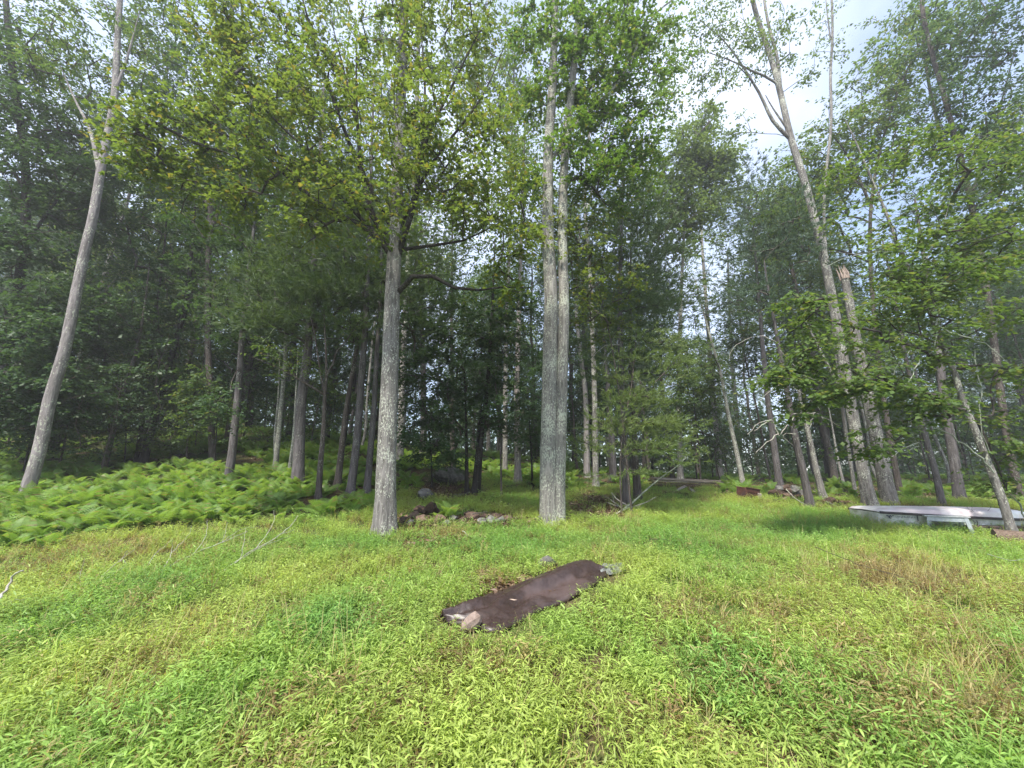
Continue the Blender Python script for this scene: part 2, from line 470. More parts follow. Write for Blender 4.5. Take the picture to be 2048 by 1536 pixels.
def blob_pts(blobs, Y0, r=rng):
    """attractors: blobs are (px, py, dY, radius px, count[, depth radius m])"""
    out = []
    for b in blobs:
        px, py, dY, rp, n = b[:5]
        c = P(px, py, Y0 + dY)
        k = np.linalg.norm(c - np.array([0, 0, CAMZ])) ; d = ray(px, py)
        R = rp / F * (Y0 + dY) / d[1] * 1.0
        Rd = b[5] if len(b) > 5 else R * 0.8
        v = r.normal(0, 1, (n, 3)); v /= np.linalg.norm(v, axis=1)[:, None]
        v *= (r.uniform(0, 1, n) ** (1 / 2.4))[:, None]
        out.append(c + v * np.array([R, Rd, R]))
    return np.concatenate(out) if out else np.zeros((0, 3))

def stem(mb, path, Y, w0, w1, sides=14, ridge=0.05, flare=0.35, nseg=None, dY=None, base=None, sink=0.15, seed=0):
    """a trunk through picture points at depth Y; widths in pixels at both ends"""
    pts = []
    for i, (px, py) in enumerate(path):
        p = P(px, py, Y + (dY[i] if dY else 0)); pts.append(p)
    if base is not None: pts[0] = base
    if sink: pts.insert(0, pts[0] + (pts[0] - pts[1]) / np.linalg.norm(pts[0] - pts[1]) * sink)
    L = np.linalg.norm(np.diff(pts, axis=0), axis=1).sum()
    n = nseg or max(6, int(L / 0.45))
    q = catmull(pts, n)
    r0, r1 = px_rad(pts[1] if sink else pts[0], w0) * 0.95, px_rad(pts[-1], w1) * (0.4 if path[-1][1] > 5 else 1.0)
    s = np.linspace(0, 1, n)
    rad = r0 * (1 - s) + r1 * s
    tube(mb, q, rad, sides, ridge, True, flare, seed=seed)
    return q, rad

# ------------------------------------------------------------------ ground
gx = np.concatenate([-np.geomspace(160, 14, 30), np.linspace(-13.7, 13.7, 150), np.geomspace(14, 160, 30)])
gy = np.concatenate([np.linspace(-40, -4, 10), np.linspace(-3.5, 22, 150), np.geomspace(22.4, 260, 50)])
GX, GY = np.meshgrid(gx, gy)
GV = np.stack([GX, GY, terr(GX, GY)], -1).reshape(-1, 3)
nx, ny = len(gx), len(gy)
ii = (np.arange(ny - 1)[:, None] * nx + np.arange(nx - 1)[None]).ravel()
mb = MB(); mb.add(GV, np.stack([ii, ii + 1, ii + 1 + nx, ii + nx], 1))
gm, n, l = new_mat('soil_and_litter')
out = n.new('ShaderNodeOutputMaterial'); geo = n.new('ShaderNodeNewGeometry')
t1 = nd(n, 'ShaderNodeTexNoise', Scale=0.7, Detail=8.0); l.new(geo.outputs['Position'], t1.inputs['Vector'])
t2 = nd(n, 'ShaderNodeTexNoise', Scale=18.0, Detail=6.0); l.new(geo.outputs['Position'], t2.inputs['Vector'])
soil = mixc(n, l, ramp(n, l, t2.outputs['Fac'], 0.35, 0.65), (0.035, 0.026, 0.015), (0.12, 0.085, 0.05))
moss = mixc(n, l, ramp(n, l, t2.outputs['Fac'], 0.3, 0.7), (0.03, 0.055, 0.012), (0.08, 0.13, 0.025))
gc = mixc(n, l, ramp(n, l, t1.outputs['Fac'], 0.42, 0.58), soil, moss)
pr = nd(n, 'ShaderNodeBsdfPrincipled', Roughness=1.0); l.new(gc, pr.inputs['Base Color'])
pr.inputs['Specular IOR Level'].default_value = 0.1
bp = nd(n, 'ShaderNodeBump', Strength=0.8, Distance=0.04); l.new(t2.outputs['Fac'], bp.inputs['Height']); l.new(bp.outputs[0], pr.inputs['Normal'])
l.new(pr.outputs[0], out.inputs['Surface'])
ground = build(mb, 'ground', gm)
tag(ground, kind='structure')

# ------------------------------------------------------------------ hero trees
NT = [0]
def hero(name, label, stems, leaf=None, blobs=(), bark='bark_grey', group=None, cat='tree', minz=None, per=34, R=0.42, flat=0.16,
         size=0.085, lk='oval', rt=0.007, Y=None, extra=None, sides=14, ridge=0.05, tilt=0.5, step=0.55, rise=0.35, twig='twig', flare=0.5, lowfrac=0.30, seed=None, limb=None):
    """stems: list of (path px, w0, w1[, dY]) ; first stem's first point stands on the ground"""
    NT[0] += 1
    r = np.random.default_rng(100 + (seed or NT[0]))
    base = G(*stems[0][0][0])
    Y0 = base[1] if Y is None else Y
    if Y is not None:
        p = P(*stems[0][0][0], Y0); base = np.array([p[0], Y0, float(terr(p[0], Y0))])
    root = empty(name, base)
    tag(root, label, cat, group)
    mb = MB(); lm = MB(); SP = []; SR = []
    for k, s in enumerate(stems):
        path, w0, w1 = s[:3]; dY = s[3] if len(s) > 3 else None
        q, rad = stem(lm if (limb and k and len(s) < 5) else mb, path, Y0, w0, w1, sides, ridge, flare if (k == 0 or len(s) > 4) else 0.0, dY=dY, base=base if k == 0 else None, sink=0.15 if (k == 0 or len(s) > 4) else 0, seed=NT[0] + k)
        SP.append(q); SR.append(rad)
    build(mb, 'trunk', M[bark], root, base)
    if lm.n: build(lm, 'limb', M[limb], root, base)
    SP = np.concatenate(SP); SR = np.concatenate(SR)
    if leaf and len(blobs):
        att = blob_pts(blobs, Y0, r)
        if lk == 'needle':   # pine boughs stand in tiers
            g_ = .62 if size < .16 else .9
            att[:, 2] = np.round(att[:, 2] / g_) * g_ + r.normal(0, .15, len(att)) - .10 * np.abs(att[:, 0] - base[0])
        hi = SP[:, 2].max()
        mz = (base[2] + (hi - base[2]) * lowfrac) if minz is None else base[2] + minz
        ch, ends, dirs = grow(SP, SR, att, mz, step, rt, r, rise)
        mb = MB()
        for pts, rad in ch:
            s_ = 6 if rad[0] > 0.03 else (4 if rad[0] > 0.012 else 3)
            tube(mb, pts, rad, s_, cap=False)
        tw_ = mb; mb = MB()
        sprays(mb, ends, dirs, int(per * 1.35), R * 1.1, flat, size, lk, tilt * .8, r=r, twigs=tw_ if base[1] < 12 else None)
        build(tw_, 'branch', M[twig], root, base)
        build(mb, 'crown', M[leaf], root, base)
    if extra:
        for nm, path, w0, w1, mat, *dy in extra:
            mb = MB()
            for sub in (path if isinstance(path[0][0], (list, tuple)) else [path]):
                pts = catmull([P(a, b, Y0 + (dy[0] if dy else 0)) for a, b in sub], max(4, len(sub) * 3))
                pts[1:-1] += r.normal(0, 0.015, pts[1:-1].shape)
                tube(mb, pts, np.linspace(px_rad(pts[0], w0), px_rad(pts[-1], w1), len(pts)), 5, cap=True)
            build(mb, nm, M[mat], root, base)
    return root, base

# --- foreground maple with lichen-spotted trunk and spreading yellow-green crown
hero('maple_tree', 'large maple with straight lichen-spotted trunk and wide yellow-green crown, left of the brown tarp',
     [([(769, 1072), (772, 950), (778, 800), (783, 650), (788, 520), (792, 430), (800, 250), (806, 60), (810, -120)], 46, 12),
      ([(790, 520), (740, 460), (640, 410), (520, 300), (380, 160)], 15, 4, [0, -.2, -.5, -1, -1.3]),
      ([(790, 515), (735, 400), (715, 250), (712, 80)], 13, 4, [0, -.3, -.4, -.5]),
      ([(792, 498), (700, 380), (560, 250), (430, 110)], 10, 3, [0, -.6, -1.2, -1.6]), ([(790, 470), (705, 300), (640, 120), (600, -20)], 10, 3, [0, -.4, -.8, -.9]), ([(800, 455), (862, 330), (960, 200), (1010, 90)], 9, 3, [0, -.5, -.9, -.9]),
      ([(742, 458), (620, 340), (450, 270), (300, 225)], 9, 3, [-.2, -.7, -1.3, -1.6]), ([(715, 250), (690, 150), (660, 30)], 7, 3, [-.4, -.6, -.7]), ([(845, 300), (850, 180), (840, 40)], 8, 3, [-.6, -.5, -.4]),
      ([(795, 515), (830, 400), (845, 300), (900, 180), (960, 60)], 13, 4, [0, -.3, -.6, -.8, -.8]),
      ([(793, 588), (822, 556), (845, 545), (880, 560), (915, 578), (960, 580), (1000, 574), (1060, 576)], 12, 4, [0, -.2, -.3, -.4, -.4, -.4, -.5, -.5]),
      ([(798, 500), (870, 490), (930, 480), (1010, 440)], 9, 3, [0, -.2, -.3, -.4])],
     'leaf_maple',
     [(700, 330, -.6, 190, 80), (500, 260, -1.2, 150, 75), (330, 260, -1.4, 110, 50), (290, 330, -1.5, 60, 14), (420, 400, -1.2, 90, 24), (600, 110, -.8, 160, 75), (800, 90, -.4, 180, 80),
      (940, 260, -.8, 130, 60), (1000, 400, -.8, 90, 26), (880, 400, -.6, 120, 30), (900, 40, -.3, 140, 45), (470, 80, -1, 140, 50), (620, 420, -1, 90, 22),
      (760, 250, -1.5, 180, 45), (1040, 480, -.6, 60, 14), (1000, 560, -.5, 70, 10), (760, 430, -1.2, 60, 10), (700, -100, 0, 300, 60)],
     'bark_grey', per=30, R=0.38, size=0.088, lk='maple', rt=0.0055, sides=24, ridge=0.035, step=0.5, lowfrac=.24, rise=0.1, limb='bark_dark', tilt=.62)

# --- double trunked tree
hero('twin_trunk_tree', 'pale double-trunked tree with fused grey trunks behind the far end of the tarp',
     [([(1099, 1046), (1098, 900), (1100, 750), (1102, 600), (1096, 450), (1097, 300), (1106, 150), (1112, -60)], 40, 11),
      ([(1117, 1046), (1119, 900), (1124, 750), (1128, 600), (1125, 450), (1131, 300), (1146, 150), (1165, -60)], 30, 10, [-.02] * 8, 1),
      ([(1098, 330), (1150, 250), (1240, 160), (1300, 40), (1345, 0)], 9, 3)],
     'leaf_green',
     [(1230, 130, 0, 120, 80), (1270, 260, 0, 90, 45), (1250, 350, 0, 70, 30), (1100, 70, 0, 90, 40), (1180, 200, .3, 120, 50), (1290, 60, 0, 90, 40), (1170, 20, 0, 120, 40), (1120, 260, -.5, 60, 14), (1190, 330, -.4, 60, 14), (1070, 350, -.2, 50, 10), (1070, 180, .2, 60, 16), (1150, 340, .5, 70, 14),
      (1200, -100, 0, 160, 40)],
     'bark_lichen', per=42, R=0.42, size=0.092, lk='maple', rt=0.006, sides=20, ridge=0.06, rise=0.1, flare=.2)
hero('maple_sapling', 'slender maple sapling holding yellow-green sprays in front of the double trunk',
     [([(1262, 1000), (1240, 800), (1215, 650), (1180, 520), (1150, 450)], 5, 3)],
     'leaf_maple', [(1150, 530, -.9, 80, 26), (1215, 560, -.4, 75, 24), (1230, 640, 0, 55, 14), (1095, 490, -1.0, 60, 16), (1180, 460, -.7, 80, 24), (1120, 420, -.9, 60, 14), (1170, 620, -.7, 50, 9)], 'bark_brown', Y=10.6, per=30, R=.33, size=.09, lk='maple', lowfrac=.4, sides=8)

# --- left foreground leaning trunk
hero('leaning_tree', 'smooth pale trunk leaning right out of the ferns at the left edge',
     [([(47, 1004), (78, 905), (100, 800), (128, 705), (150, 600), (170, 500), (187, 430), (205, 320), (228, 200), (236, 60), (245, -80)], 37, 11),
      ([(200, 350), (180, 260), (150, 200), (120, 130)], 13, 4), ([(228, 190), (256, 110), (280, 20)], 9, 4)],
     'leaf_mid', [(240, 60, .5, 110, 40), (150, 120, .5, 110, 40), (300, 130, .8, 90, 24), (90, 60, 0, 100, 30), (190, 200, 1, 70, 12), (250, -60, 0, 140, 24)], 'bark_pale', per=36, R=.45, size=.09, sides=20, ridge=.03, rt=.006, lowfrac=.5)

# --- dark leafy trees at the left
LG = None
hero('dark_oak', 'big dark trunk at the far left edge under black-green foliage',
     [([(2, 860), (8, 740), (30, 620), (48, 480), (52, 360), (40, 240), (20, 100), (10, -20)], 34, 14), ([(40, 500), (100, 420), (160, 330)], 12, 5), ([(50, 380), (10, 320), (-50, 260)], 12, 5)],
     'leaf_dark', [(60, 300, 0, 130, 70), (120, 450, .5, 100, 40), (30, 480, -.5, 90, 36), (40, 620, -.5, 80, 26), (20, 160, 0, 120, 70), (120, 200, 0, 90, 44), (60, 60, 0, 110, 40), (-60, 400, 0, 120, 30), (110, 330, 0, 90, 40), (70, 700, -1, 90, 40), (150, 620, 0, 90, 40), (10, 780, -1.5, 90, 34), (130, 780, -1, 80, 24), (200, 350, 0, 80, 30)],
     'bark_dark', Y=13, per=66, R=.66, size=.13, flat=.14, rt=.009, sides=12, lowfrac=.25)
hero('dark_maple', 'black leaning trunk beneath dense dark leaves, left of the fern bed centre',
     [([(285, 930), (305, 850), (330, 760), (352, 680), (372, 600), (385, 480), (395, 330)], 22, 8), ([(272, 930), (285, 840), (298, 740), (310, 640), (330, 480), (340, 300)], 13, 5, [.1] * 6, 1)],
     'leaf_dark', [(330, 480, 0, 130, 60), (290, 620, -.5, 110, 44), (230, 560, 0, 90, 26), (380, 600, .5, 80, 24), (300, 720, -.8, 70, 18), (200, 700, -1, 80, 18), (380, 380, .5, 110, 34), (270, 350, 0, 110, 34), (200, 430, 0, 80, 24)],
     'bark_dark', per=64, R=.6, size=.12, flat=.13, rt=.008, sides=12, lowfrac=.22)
hero('brown_tree', 'thin brown trunk leaning right between the pale leaning trunk and the black one',
     [([(206, 945), (224, 870), (240, 800), (262, 740), (285, 640), (300, 520)], 17, 7)],
     'leaf_dark', [(260, 640, 0, 80, 18), (200, 620, 0, 80, 18), (150, 660, -.3, 60, 12), (230, 760, -.5, 50, 8)], 'bark_brown', per=56, R=.55, size=.11, flat=.12, sides=12, lowfrac=.3)
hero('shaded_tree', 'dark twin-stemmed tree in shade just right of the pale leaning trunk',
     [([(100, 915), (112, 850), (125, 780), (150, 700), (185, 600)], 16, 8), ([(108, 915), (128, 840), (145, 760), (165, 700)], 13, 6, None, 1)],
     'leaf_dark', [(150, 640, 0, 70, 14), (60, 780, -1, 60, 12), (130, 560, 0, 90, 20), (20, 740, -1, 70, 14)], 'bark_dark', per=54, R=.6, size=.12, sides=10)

# --- trunks rising out of the ferns, left to centre
FG = None
hero('white_footed_tree', 'grey tree with whitish foot standing alone in the left ferns',
     [([(456, 962), (465, 900), (473, 820), (480, 740), (487, 640), (505, 480), (520, 330)], 21, 8)], 'leaf_dark',
     [(450, 560, 0, 100, 26), (520, 400, 0, 110, 34), (430, 440, .5, 100, 26), (470, 660, 0, 60, 10), (440, 800, -1.5, 45, 8), (490, 300, 0, 110, 24)], 'bark_plum', per=52, R=.6, size=.11, flat=.12, lowfrac=.3)
hero('lichened_tree', 'thin trunk flecked with green-white lichen, left of the stout curved trunk',
     [([(549, 952), (556, 880), (563, 800), (570, 720), (572, 600), (575, 430)], 13, 6), ([(553, 950), (549, 880), (556, 800), (560, 700)], 7, 4, [.4] * 4, 1)], 'leaf_mid',
     [(560, 520, 0, 90, 20), (600, 420, 0, 90, 20)], 'bark_lichen', per=50, R=.6, size=.11)
hero('curved_tree', 'stout smooth grey trunk with a slight bend rising from the ferns',
     [([(596, 975), (598, 900), (603, 800), (616, 700), (622, 600), (632, 480), (640, 330), (650, 150)], 27, 10)], 'needle',
     [(600, 600, -1, 90, 26), (520, 620, -1, 70, 20), (660, 560, -1, 90, 26), (560, 540, 0, 90, 26), (700, 620, -1, 60, 14), (620, 460, 0, 110, 26), (500, 560, 0, 80, 18)], 'bark_plum', per=140, R=.9, size=.19, flat=.10, lk='needle', minz=4.2, sides=18, ridge=.03)
hero('stub_tree', 'narrow trunk pressed against the left side of the curved trunk foot',
     [([(577, 957), (583, 905), (588, 860), (596, 700)], 9, 4)], None, (), 'bark_lichen', sides=8)
hero('forked_tree', 'dark spotted trunk with a long bare bough reaching up left',
     [([(636, 1002), (641, 930), (647, 860), (650, 780), (653, 740), (648, 620)], 15, 5), ([(646, 788), (625, 775), (600, 760), (555, 735), (500, 712)], 6, 2, [0, -.2, -.3, -.4, -.5]), ([(653, 750), (664, 735), (672, 705), (690, 685), (720, 640)], 6, 2), ([(648, 780), (638, 730), (628, 660), (610, 600)], 5, 2)],
     'leaf_mid', [(560, 720, -.6, 50, 6), (600, 700, -.3, 50, 6), (700, 660, 0, 50, 7), (520, 700, -.8, 40, 4)], 'bark_brown', per=34, R=.45, size=.08, sides=12, minz=2.5)
hero('pine_tree', 'slim grey pine trunk second to the left of the lichen-spotted maple',
     [([(700, 992), (708, 930), (716, 850), (724, 740), (731, 640), (737, 500), (742, 350), (748, 150)], 19, 8)], 'needle',
     [(680, 520, 0, 90, 26), (720, 400, 0, 100, 26), (650, 350, 0, 100, 20), (750, 600, 1, 60, 14), (700, 620, .5, 60, 12)], 'bark_plum', per=140, R=.85, size=.19, flat=.10, lk='needle', minz=5)
hero('back_pine', 'rough dark pine leaning right behind the slim grey pine',
     [([(675, 975), (683, 900), (693, 820), (706, 740), (722, 640), (735, 500)], 16, 7)], 'needle', [(640, 560, 0, 80, 18), (690, 450, 0, 90, 20)], 'bark_brown', per=130, R=.9, size=.2, flat=.1, lk='needle', minz=5)
hero('dark_pine', 'dark straight pine immediately left of the lichen-spotted maple',
     [([(733, 988), (741, 900), (748, 820), (753, 720), (760, 600), (765, 400)], 16, 8)], 'needle', [(810, 560, 0, 70, 20), (830, 640, 0, 70, 18), (790, 480, 0, 90, 20), (870, 520, 1, 70, 16)], 'bark_plum', per=130, R=.9, size=.2, flat=.1, lk='needle', minz=4.5)

# --- centre clump
hero('clump_tree', 'cluster of dark narrow stems under a low dark crown behind the rock pile',
     [([(934, 990), (933, 900), (931, 800), (928, 730)], 10, 4), ([(950, 995), (958, 900), (972, 800), (980, 700), (985, 600), (990, 480)], 15, 6, None, 1), ([(958, 997), (964, 900), (972, 820)], 7, 4, [.2] * 3, 1), ([(945, 993), (956, 880), (966, 780)], 8, 5, [.3] * 3, 1)],
     'leaf_dark', [(930, 700, -.5, 110, 60), (860, 760, -.8, 90, 36), (1010, 700, 0, 80, 32), (880, 850, -1, 80, 24), (980, 600, 0, 90, 34), (880, 620, -.5, 90, 30), (1000, 820, 0, 70, 22), (830, 680, -.5, 60, 16), (940, 800, -.5, 70, 16), (1040, 600, .3, 60, 14)],
     'bark_dark', per=58, R=.5, size=.095, flat=.11, lk='maple', sides=10, minz=1.8, rt=.006)
hero('beech_sapling', 'small sapling spreading pale green sprays before the dark central crown',
     [([(1003, 985), (1000, 880), (990, 760), (975, 660)], 5, 2)], 'leaf_pale', [(960, 650, -.3, 55, 9), (1010, 670, -.3, 55, 9), (920, 630, -.3, 40, 5), (1045, 660, -.3, 30, 4)], 'bark_brown', Y=12.5, per=30, R=.45, size=.085, flat=.06, sides=7, lowfrac=.5)
hero('pinkish_tree', 'straight trunk with reddish foot behind the grass clearing, left of the double trunk',
     [([(1036, 966), (1035, 900), (1034, 800), (1036, 700), (1040, 560), (1045, 400), (1050, 250)], 15, 7)], 'leaf_mid',
     [(1040, 480, 0, 70, 26), (1000, 360, 0, 90, 26), (1080, 330, 0, 80, 20), (1050, 250, 0, 90, 22)], 'bark_pale', per=48, R=.8, size=.14, minz=7)
hero('mossy_tree', 'olive-brown trunk above the flat boulder at the edge of the ferns',
     [([(906, 940), (905, 880), (905, 800), (903, 640), (905, 450)], 11, 6)], 'leaf_mid', [(900, 520, 0, 90, 30), (940, 420, 0, 90, 26), (860, 600, 0, 80, 20)], 'bark_brown', per=46, R=.8, size=.14, minz=6)
hero('bowed_tree', 'grey trunk with crooked upper stem right of the double trunk',
     [([(1174, 955), (1173, 880), (1171, 790), (1160, 700), (1152, 600), (1160, 450)], 14, 6)], 'leaf_green', [(1180, 560, 0, 70, 20), (1160, 680, 0, 50, 10), (1210, 480, 0, 80, 20), (1190, 420, 0, 80, 16)], 'bark_pale', per=46, R=.75, size=.13, minz=5)

# --- centre right pines
hero('white_pine', 'white pine with soft low boughs hanging around its trunk beside the leaning dead branch',
     [([(1254, 1012), (1250, 930), (1246, 850), (1242, 740), (1240, 620), (1242, 480), (1248, 330), (1255, 250)], 18, 7)], 'needle',
     [(1330, 710, -.4, 60, 20), (1280, 640, 0, 80, 26), (1200, 700, 0, 60, 12), (1300, 560, 0, 90, 26), (1220, 560, 0, 80, 22), (1250, 450, 0, 80, 22), (1250, 370, 0, 70, 14)],
     'bark_plum', per=170, R=.62, size=.15, flat=.07, lk='needle', rt=.006, minz=1.9, rise=-.1,
     extra=[('dead_branch', [[(1245, 800), (1215, 812), (1190, 830)], [(1243, 720), (1225, 700), (1205, 735)], [(1250, 760), (1290, 775), (1330, 830)], [(1240, 690), (1212, 690), (1180, 720)]], 2.2, 1, 'deadwood', -.3)])
hero('white_pine', 'rough-barked pine standing close behind the pine with the low boughs',
     [([(1276, 1004), (1271, 930), (1267, 850), (1262, 740), (1260, 620), (1262, 480)], 18, 8)], 'needle', [(1300, 520, 0, 80, 22), (1260, 600, 0, 80, 18), (1330, 600, 0, 70, 16), (1290, 420, 0, 80, 18)], 'bark_brown', per=130, R=.8, size=.18, flat=.09, lk='needle', minz=5)
hero('pine_tree', 'reddish-brown pine trunk left of the two close pines',
     [([(1227, 962), (1224, 880), (1216, 780), (1206, 650), (1200, 500)], 16, 8)], 'needle_blue', [(1200, 560, 0, 70, 20), (1180, 480, 0, 80, 18), (1230, 420, 0, 80, 20)], 'bark_plum', per=130, R=1.1, size=.24, flat=.09, lk='needle', minz=6)
hero('pale_tree', 'straight pale-barked trunk behind the right end of the plank pile',
     [([(1441, 958), (1434, 880), (1426, 800), (1422, 745), (1415, 640), (1405, 500), (1400, 380)], 15, 8)], 'leaf_mid', [(1390, 620, 0, 70, 22), (1340, 650, 0, 70, 18), (1440, 680, 0, 60, 14), (1380, 520, 0, 90, 24), (1320, 600, -1, 70, 16)], 'bark_pale', per=46, R=.8, size=.13, minz=5)
hero('crooked_tree', 'lichened trunk slanting left, standing behind the rusty bin',
     [([(1487, 972), (1470, 890), (1455, 820), (1440, 740), (1425, 690), (1390, 560)], 12, 6)], 'leaf_mid', [(1380, 700, 0, 60, 14), (1440, 620, 0, 70, 18), (1350, 560, 0, 80, 20), (1420, 500, 0, 70, 14)], 'bark_lichen', per=46, R=.7, size=.12, minz=4.5)
hero('black_tree', 'black trunk between the pale trunk and the slanting lichened trunk',
     [([(1482, 945), (1475, 850), (1465, 740), (1460, 640), (1455, 500)], 13, 9)], 'needle_blue', [(1450, 430, 0, 60, 22), (1490, 480, 0, 70, 22), (1430, 520, 0, 70, 20), (1480, 380, 0, 50, 16), (1470, 330, 0, 40, 8)], 'bark_dark', per=130, R=1.2, size=.26, flat=.09, lk='needle', minz=6)
hero('plum_pine', 'plum-grey pine trunk behind the stone heap, left of the white dead branches',
     [([(1560, 975), (1548, 890), (1536, 800), (1528, 720), (1515, 560), (1505, 430)], 17, 8)], 'needle_blue', [(1500, 430, 0, 60, 24), (1540, 500, 0, 70, 22), (1470, 560, 0, 70, 20), (1550, 600, 0, 60, 14), (1500, 370, 0, 40, 10)], 'bark_plum', per=130, R=1.1, size=.25, flat=.09, lk='needle', minz=6)

hero('young_pine', 'young pine with pale soft low boughs fanned around the trunk of the white pine',
     [([(1243, 1016), (1240, 930), (1248, 850), (1262, 780), (1270, 700), (1275, 640)], 5, 2)], 'needle_light',
     [(1235, 835, 0, 55, 16), (1310, 845, -.2, 60, 16), (1195, 870, 0, 50, 9), (1280, 800, 0, 60, 14), (1350, 862, -.3, 50, 11), (1310, 900, 0, 50, 9), (1160, 905, .2, 45, 6), (1250, 745, 0, 60, 12), (1340, 720, .2, 60, 12), (1300, 680, 0, 50, 8)],
     'bark_brown', Y=10.6, per=150, R=.50, size=.12, flat=.07, lk='needle', rt=.005, minz=1.0, rise=-.1, sides=7)
hero('understory_shrub', 'dark leafy shrub spreading behind the foot of the pale leaning trunk',
     [([(60, 900), (70, 840), (90, 760), (110, 700)], 6, 2)], 'leaf_dark', [(40, 800, 0, 90, 26), (110, 760, 0, 90, 26), (0, 700, 0, 80, 20), (170, 800, 0, 70, 16), (90, 850, 0, 80, 14)], 'bark_dark', Y=13, per=60, R=.6, size=.12, flat=.12, sides=7, lowfrac=.2)
hero('understory_shrub', 'leafy shrub with drooping sprays between the brown and the black leaning trunks',
     [([(250, 925), (252, 860), (245, 790), (240, 720)], 5, 2)], 'leaf_mid', [(220, 780, 0, 70, 18), (280, 800, 0, 70, 18), (340, 830, 0, 70, 16), (200, 850, 0, 60, 10), (300, 740, 0, 70, 14)], 'bark_dark', Y=15, per=60, R=.6, size=.12, flat=.12, sides=7, lowfrac=.2)
hero('understory_shrub', 'small leafy shrub left of the white-footed grey tree',
     [([(430, 925), (432, 880), (436, 820), (440, 780)], 4, 2)], 'leaf_mid', [(430, 790, 0, 50, 12), (390, 830, 0, 60, 12), (470, 840, 0, 50, 8), (400, 770, 0, 50, 8)], 'bark_dark', Y=14, per=60, R=.5, size=.11, flat=.12, sides=7, lowfrac=.2)
hero('understory_shrub', 'dark drooping bush in the shade between the lichen-spotted maple and the dark stem cluster',
     [([(865, 960), (862, 900), (855, 840), (850, 780)], 5, 2)], 'leaf_dark', [(850, 830, 0, 70, 22), (880, 880, 0, 60, 16), (820, 870, 0, 50, 12), (900, 800, 0, 60, 14), (830, 760, 0, 60, 14)], 'bark_dark', Y=13, per=60, R=.5, size=.10, flat=.12, sides=7, lowfrac=.2)
hero('understory_shrub', 'dark leafy bush between the reddish-footed trunk and the double trunk',
     [([(1065, 965), (1062, 900), (1058, 830), (1055, 780)], 5, 2)], 'leaf_dark', [(1060, 830, 0, 50, 12), (1030, 790, 0, 50, 10), (1075, 880, 0, 40, 8), (1060, 720, 0, 60, 12)], 'bark_dark', Y=16, per=60, R=.6, size=.12, flat=.12, sides=7, lowfrac=.2)
hero('understory_shrub', 'mid-green bush behind the planks under the pale trunk',
     [([(1400, 955), (1398, 900), (1390, 830), (1385, 760)], 5, 2)], 'leaf_mid', [(1380, 760, 0, 60, 16), (1330, 780, 0, 50, 12), (1430, 740, 0, 50, 12), (1370, 700, 0, 60, 14)], 'bark_dark', Y=21, per=60, R=.9, size=.17, flat=.12, sides=7, lowfrac=.2)
# --- right side
hero('scarred_pine', 'smooth plum-coloured trunk with bleached crooked dead branches above the stone heap',
     [([(1622, 1016), (1606, 940), (1592, 880), (1578, 800), (1562, 720), (1550, 650), (1537, 580), (1528, 520)], 20, 7)], 'needle_blue', [(1560, 480, 0, 70, 16), (1500, 600, 0, 60, 12), (1600, 420, 0, 70, 14)], 'bark_plum', per=120, R=.8, size=.18, flat=.09, lk='needle', minz=6.5,
     extra=[('dead_branch', [[(1587, 835), (1573, 852), (1558, 871), (1553, 862), (1543, 840), (1512, 850), (1495, 869)], [(1556, 868), (1535, 885), (1512, 905)], [(1543, 840), (1530, 846), (1508, 862)]], 2.6, 1.2, 'deadwood', -.2),
            ('dead_branch', [[(1587, 828), (1628, 826), (1652, 837), (1680, 852)], [(1628, 827), (1622, 848), (1614, 863)], [(1640, 831), (1658, 850)], [(1600, 828), (1598, 850)]], 2.4, 1, 'deadwood', -.25),
            ('dead_branch', [[(1592, 868), (1572, 868), (1567, 874), (1587, 893)], [(1574, 770), (1610, 790), (1640, 820)], [(1572, 760), (1530, 790), (1508, 815)], [(1560, 700), (1600, 745), (1650, 770)], [(1560, 690), (1520, 672), (1470, 690), (1458, 718)]], 1.8, .8, 'deadwood', -.2)])
hero('grey_tree', 'grey trunk with crooked foot just behind the smooth plum-coloured trunk',
     [([(1648, 1000), (1630, 930), (1618, 870), (1600, 800), (1590, 700)], 18, 8)], 'leaf_mid', [(1600, 700, 0, 60, 12), (1640, 640, 0, 60, 12)], 'bark_grey', per=40, R=.6, size=.12, minz=4)
hero('thin_tree', 'thin straight grey stem between the smooth plum trunk and the twin leaning trunks',
     [([(1689, 975), (1676, 920), (1664, 850), (1650, 780)], 8, 4)], None, (), 'bark_grey', sides=8)
tw, twb = hero('leaning_oak', 'tall grey leaning trunk with high forked sparse crown against the open sky',
     [([(1741, 1012), (1722, 920), (1705, 830), (1690, 740), (1672, 640), (1655, 550), (1632, 450), (1605, 350), (1580, 270), (1562, 190), (1540, 110), (1510, 20), (1495, -60)], 30, 8),
      ([(1578, 275), (1545, 240), (1515, 180), (1455, 90), (1400, 40)], 9, 3), ([(1565, 185), (1545, 160), (1500, 140), (1460, 120), (1400, 100)], 7, 3), ([(1562, 200), (1555, 120), (1535, 40), (1520, -60)], 9, 4),
      ([(1576, 260), (1545, 215), (1531, 190)], 6, 4), ([(1700, 810), (1688, 790), (1673, 765), (1640, 700), (1600, 620)], 11, 6)],
     'leaf_pale', [(1450, 80, 0, 80, 26), (1400, 60, 0, 60, 18), (1420, 170, 0, 60, 13), (1520, 100, 0, 60, 14), (1580, 60, 0, 60, 14), (1480, 240, 0, 40, 6), (1600, 130, 0, 40, 6), (1390, 130, 0, 50, 10), (1460, 10, 0, 90, 18)],
     'bark_grey', per=40, R=.42, size=.10, rt=.006, sides=18, lowfrac=.6, tilt=.9, flat=.3)
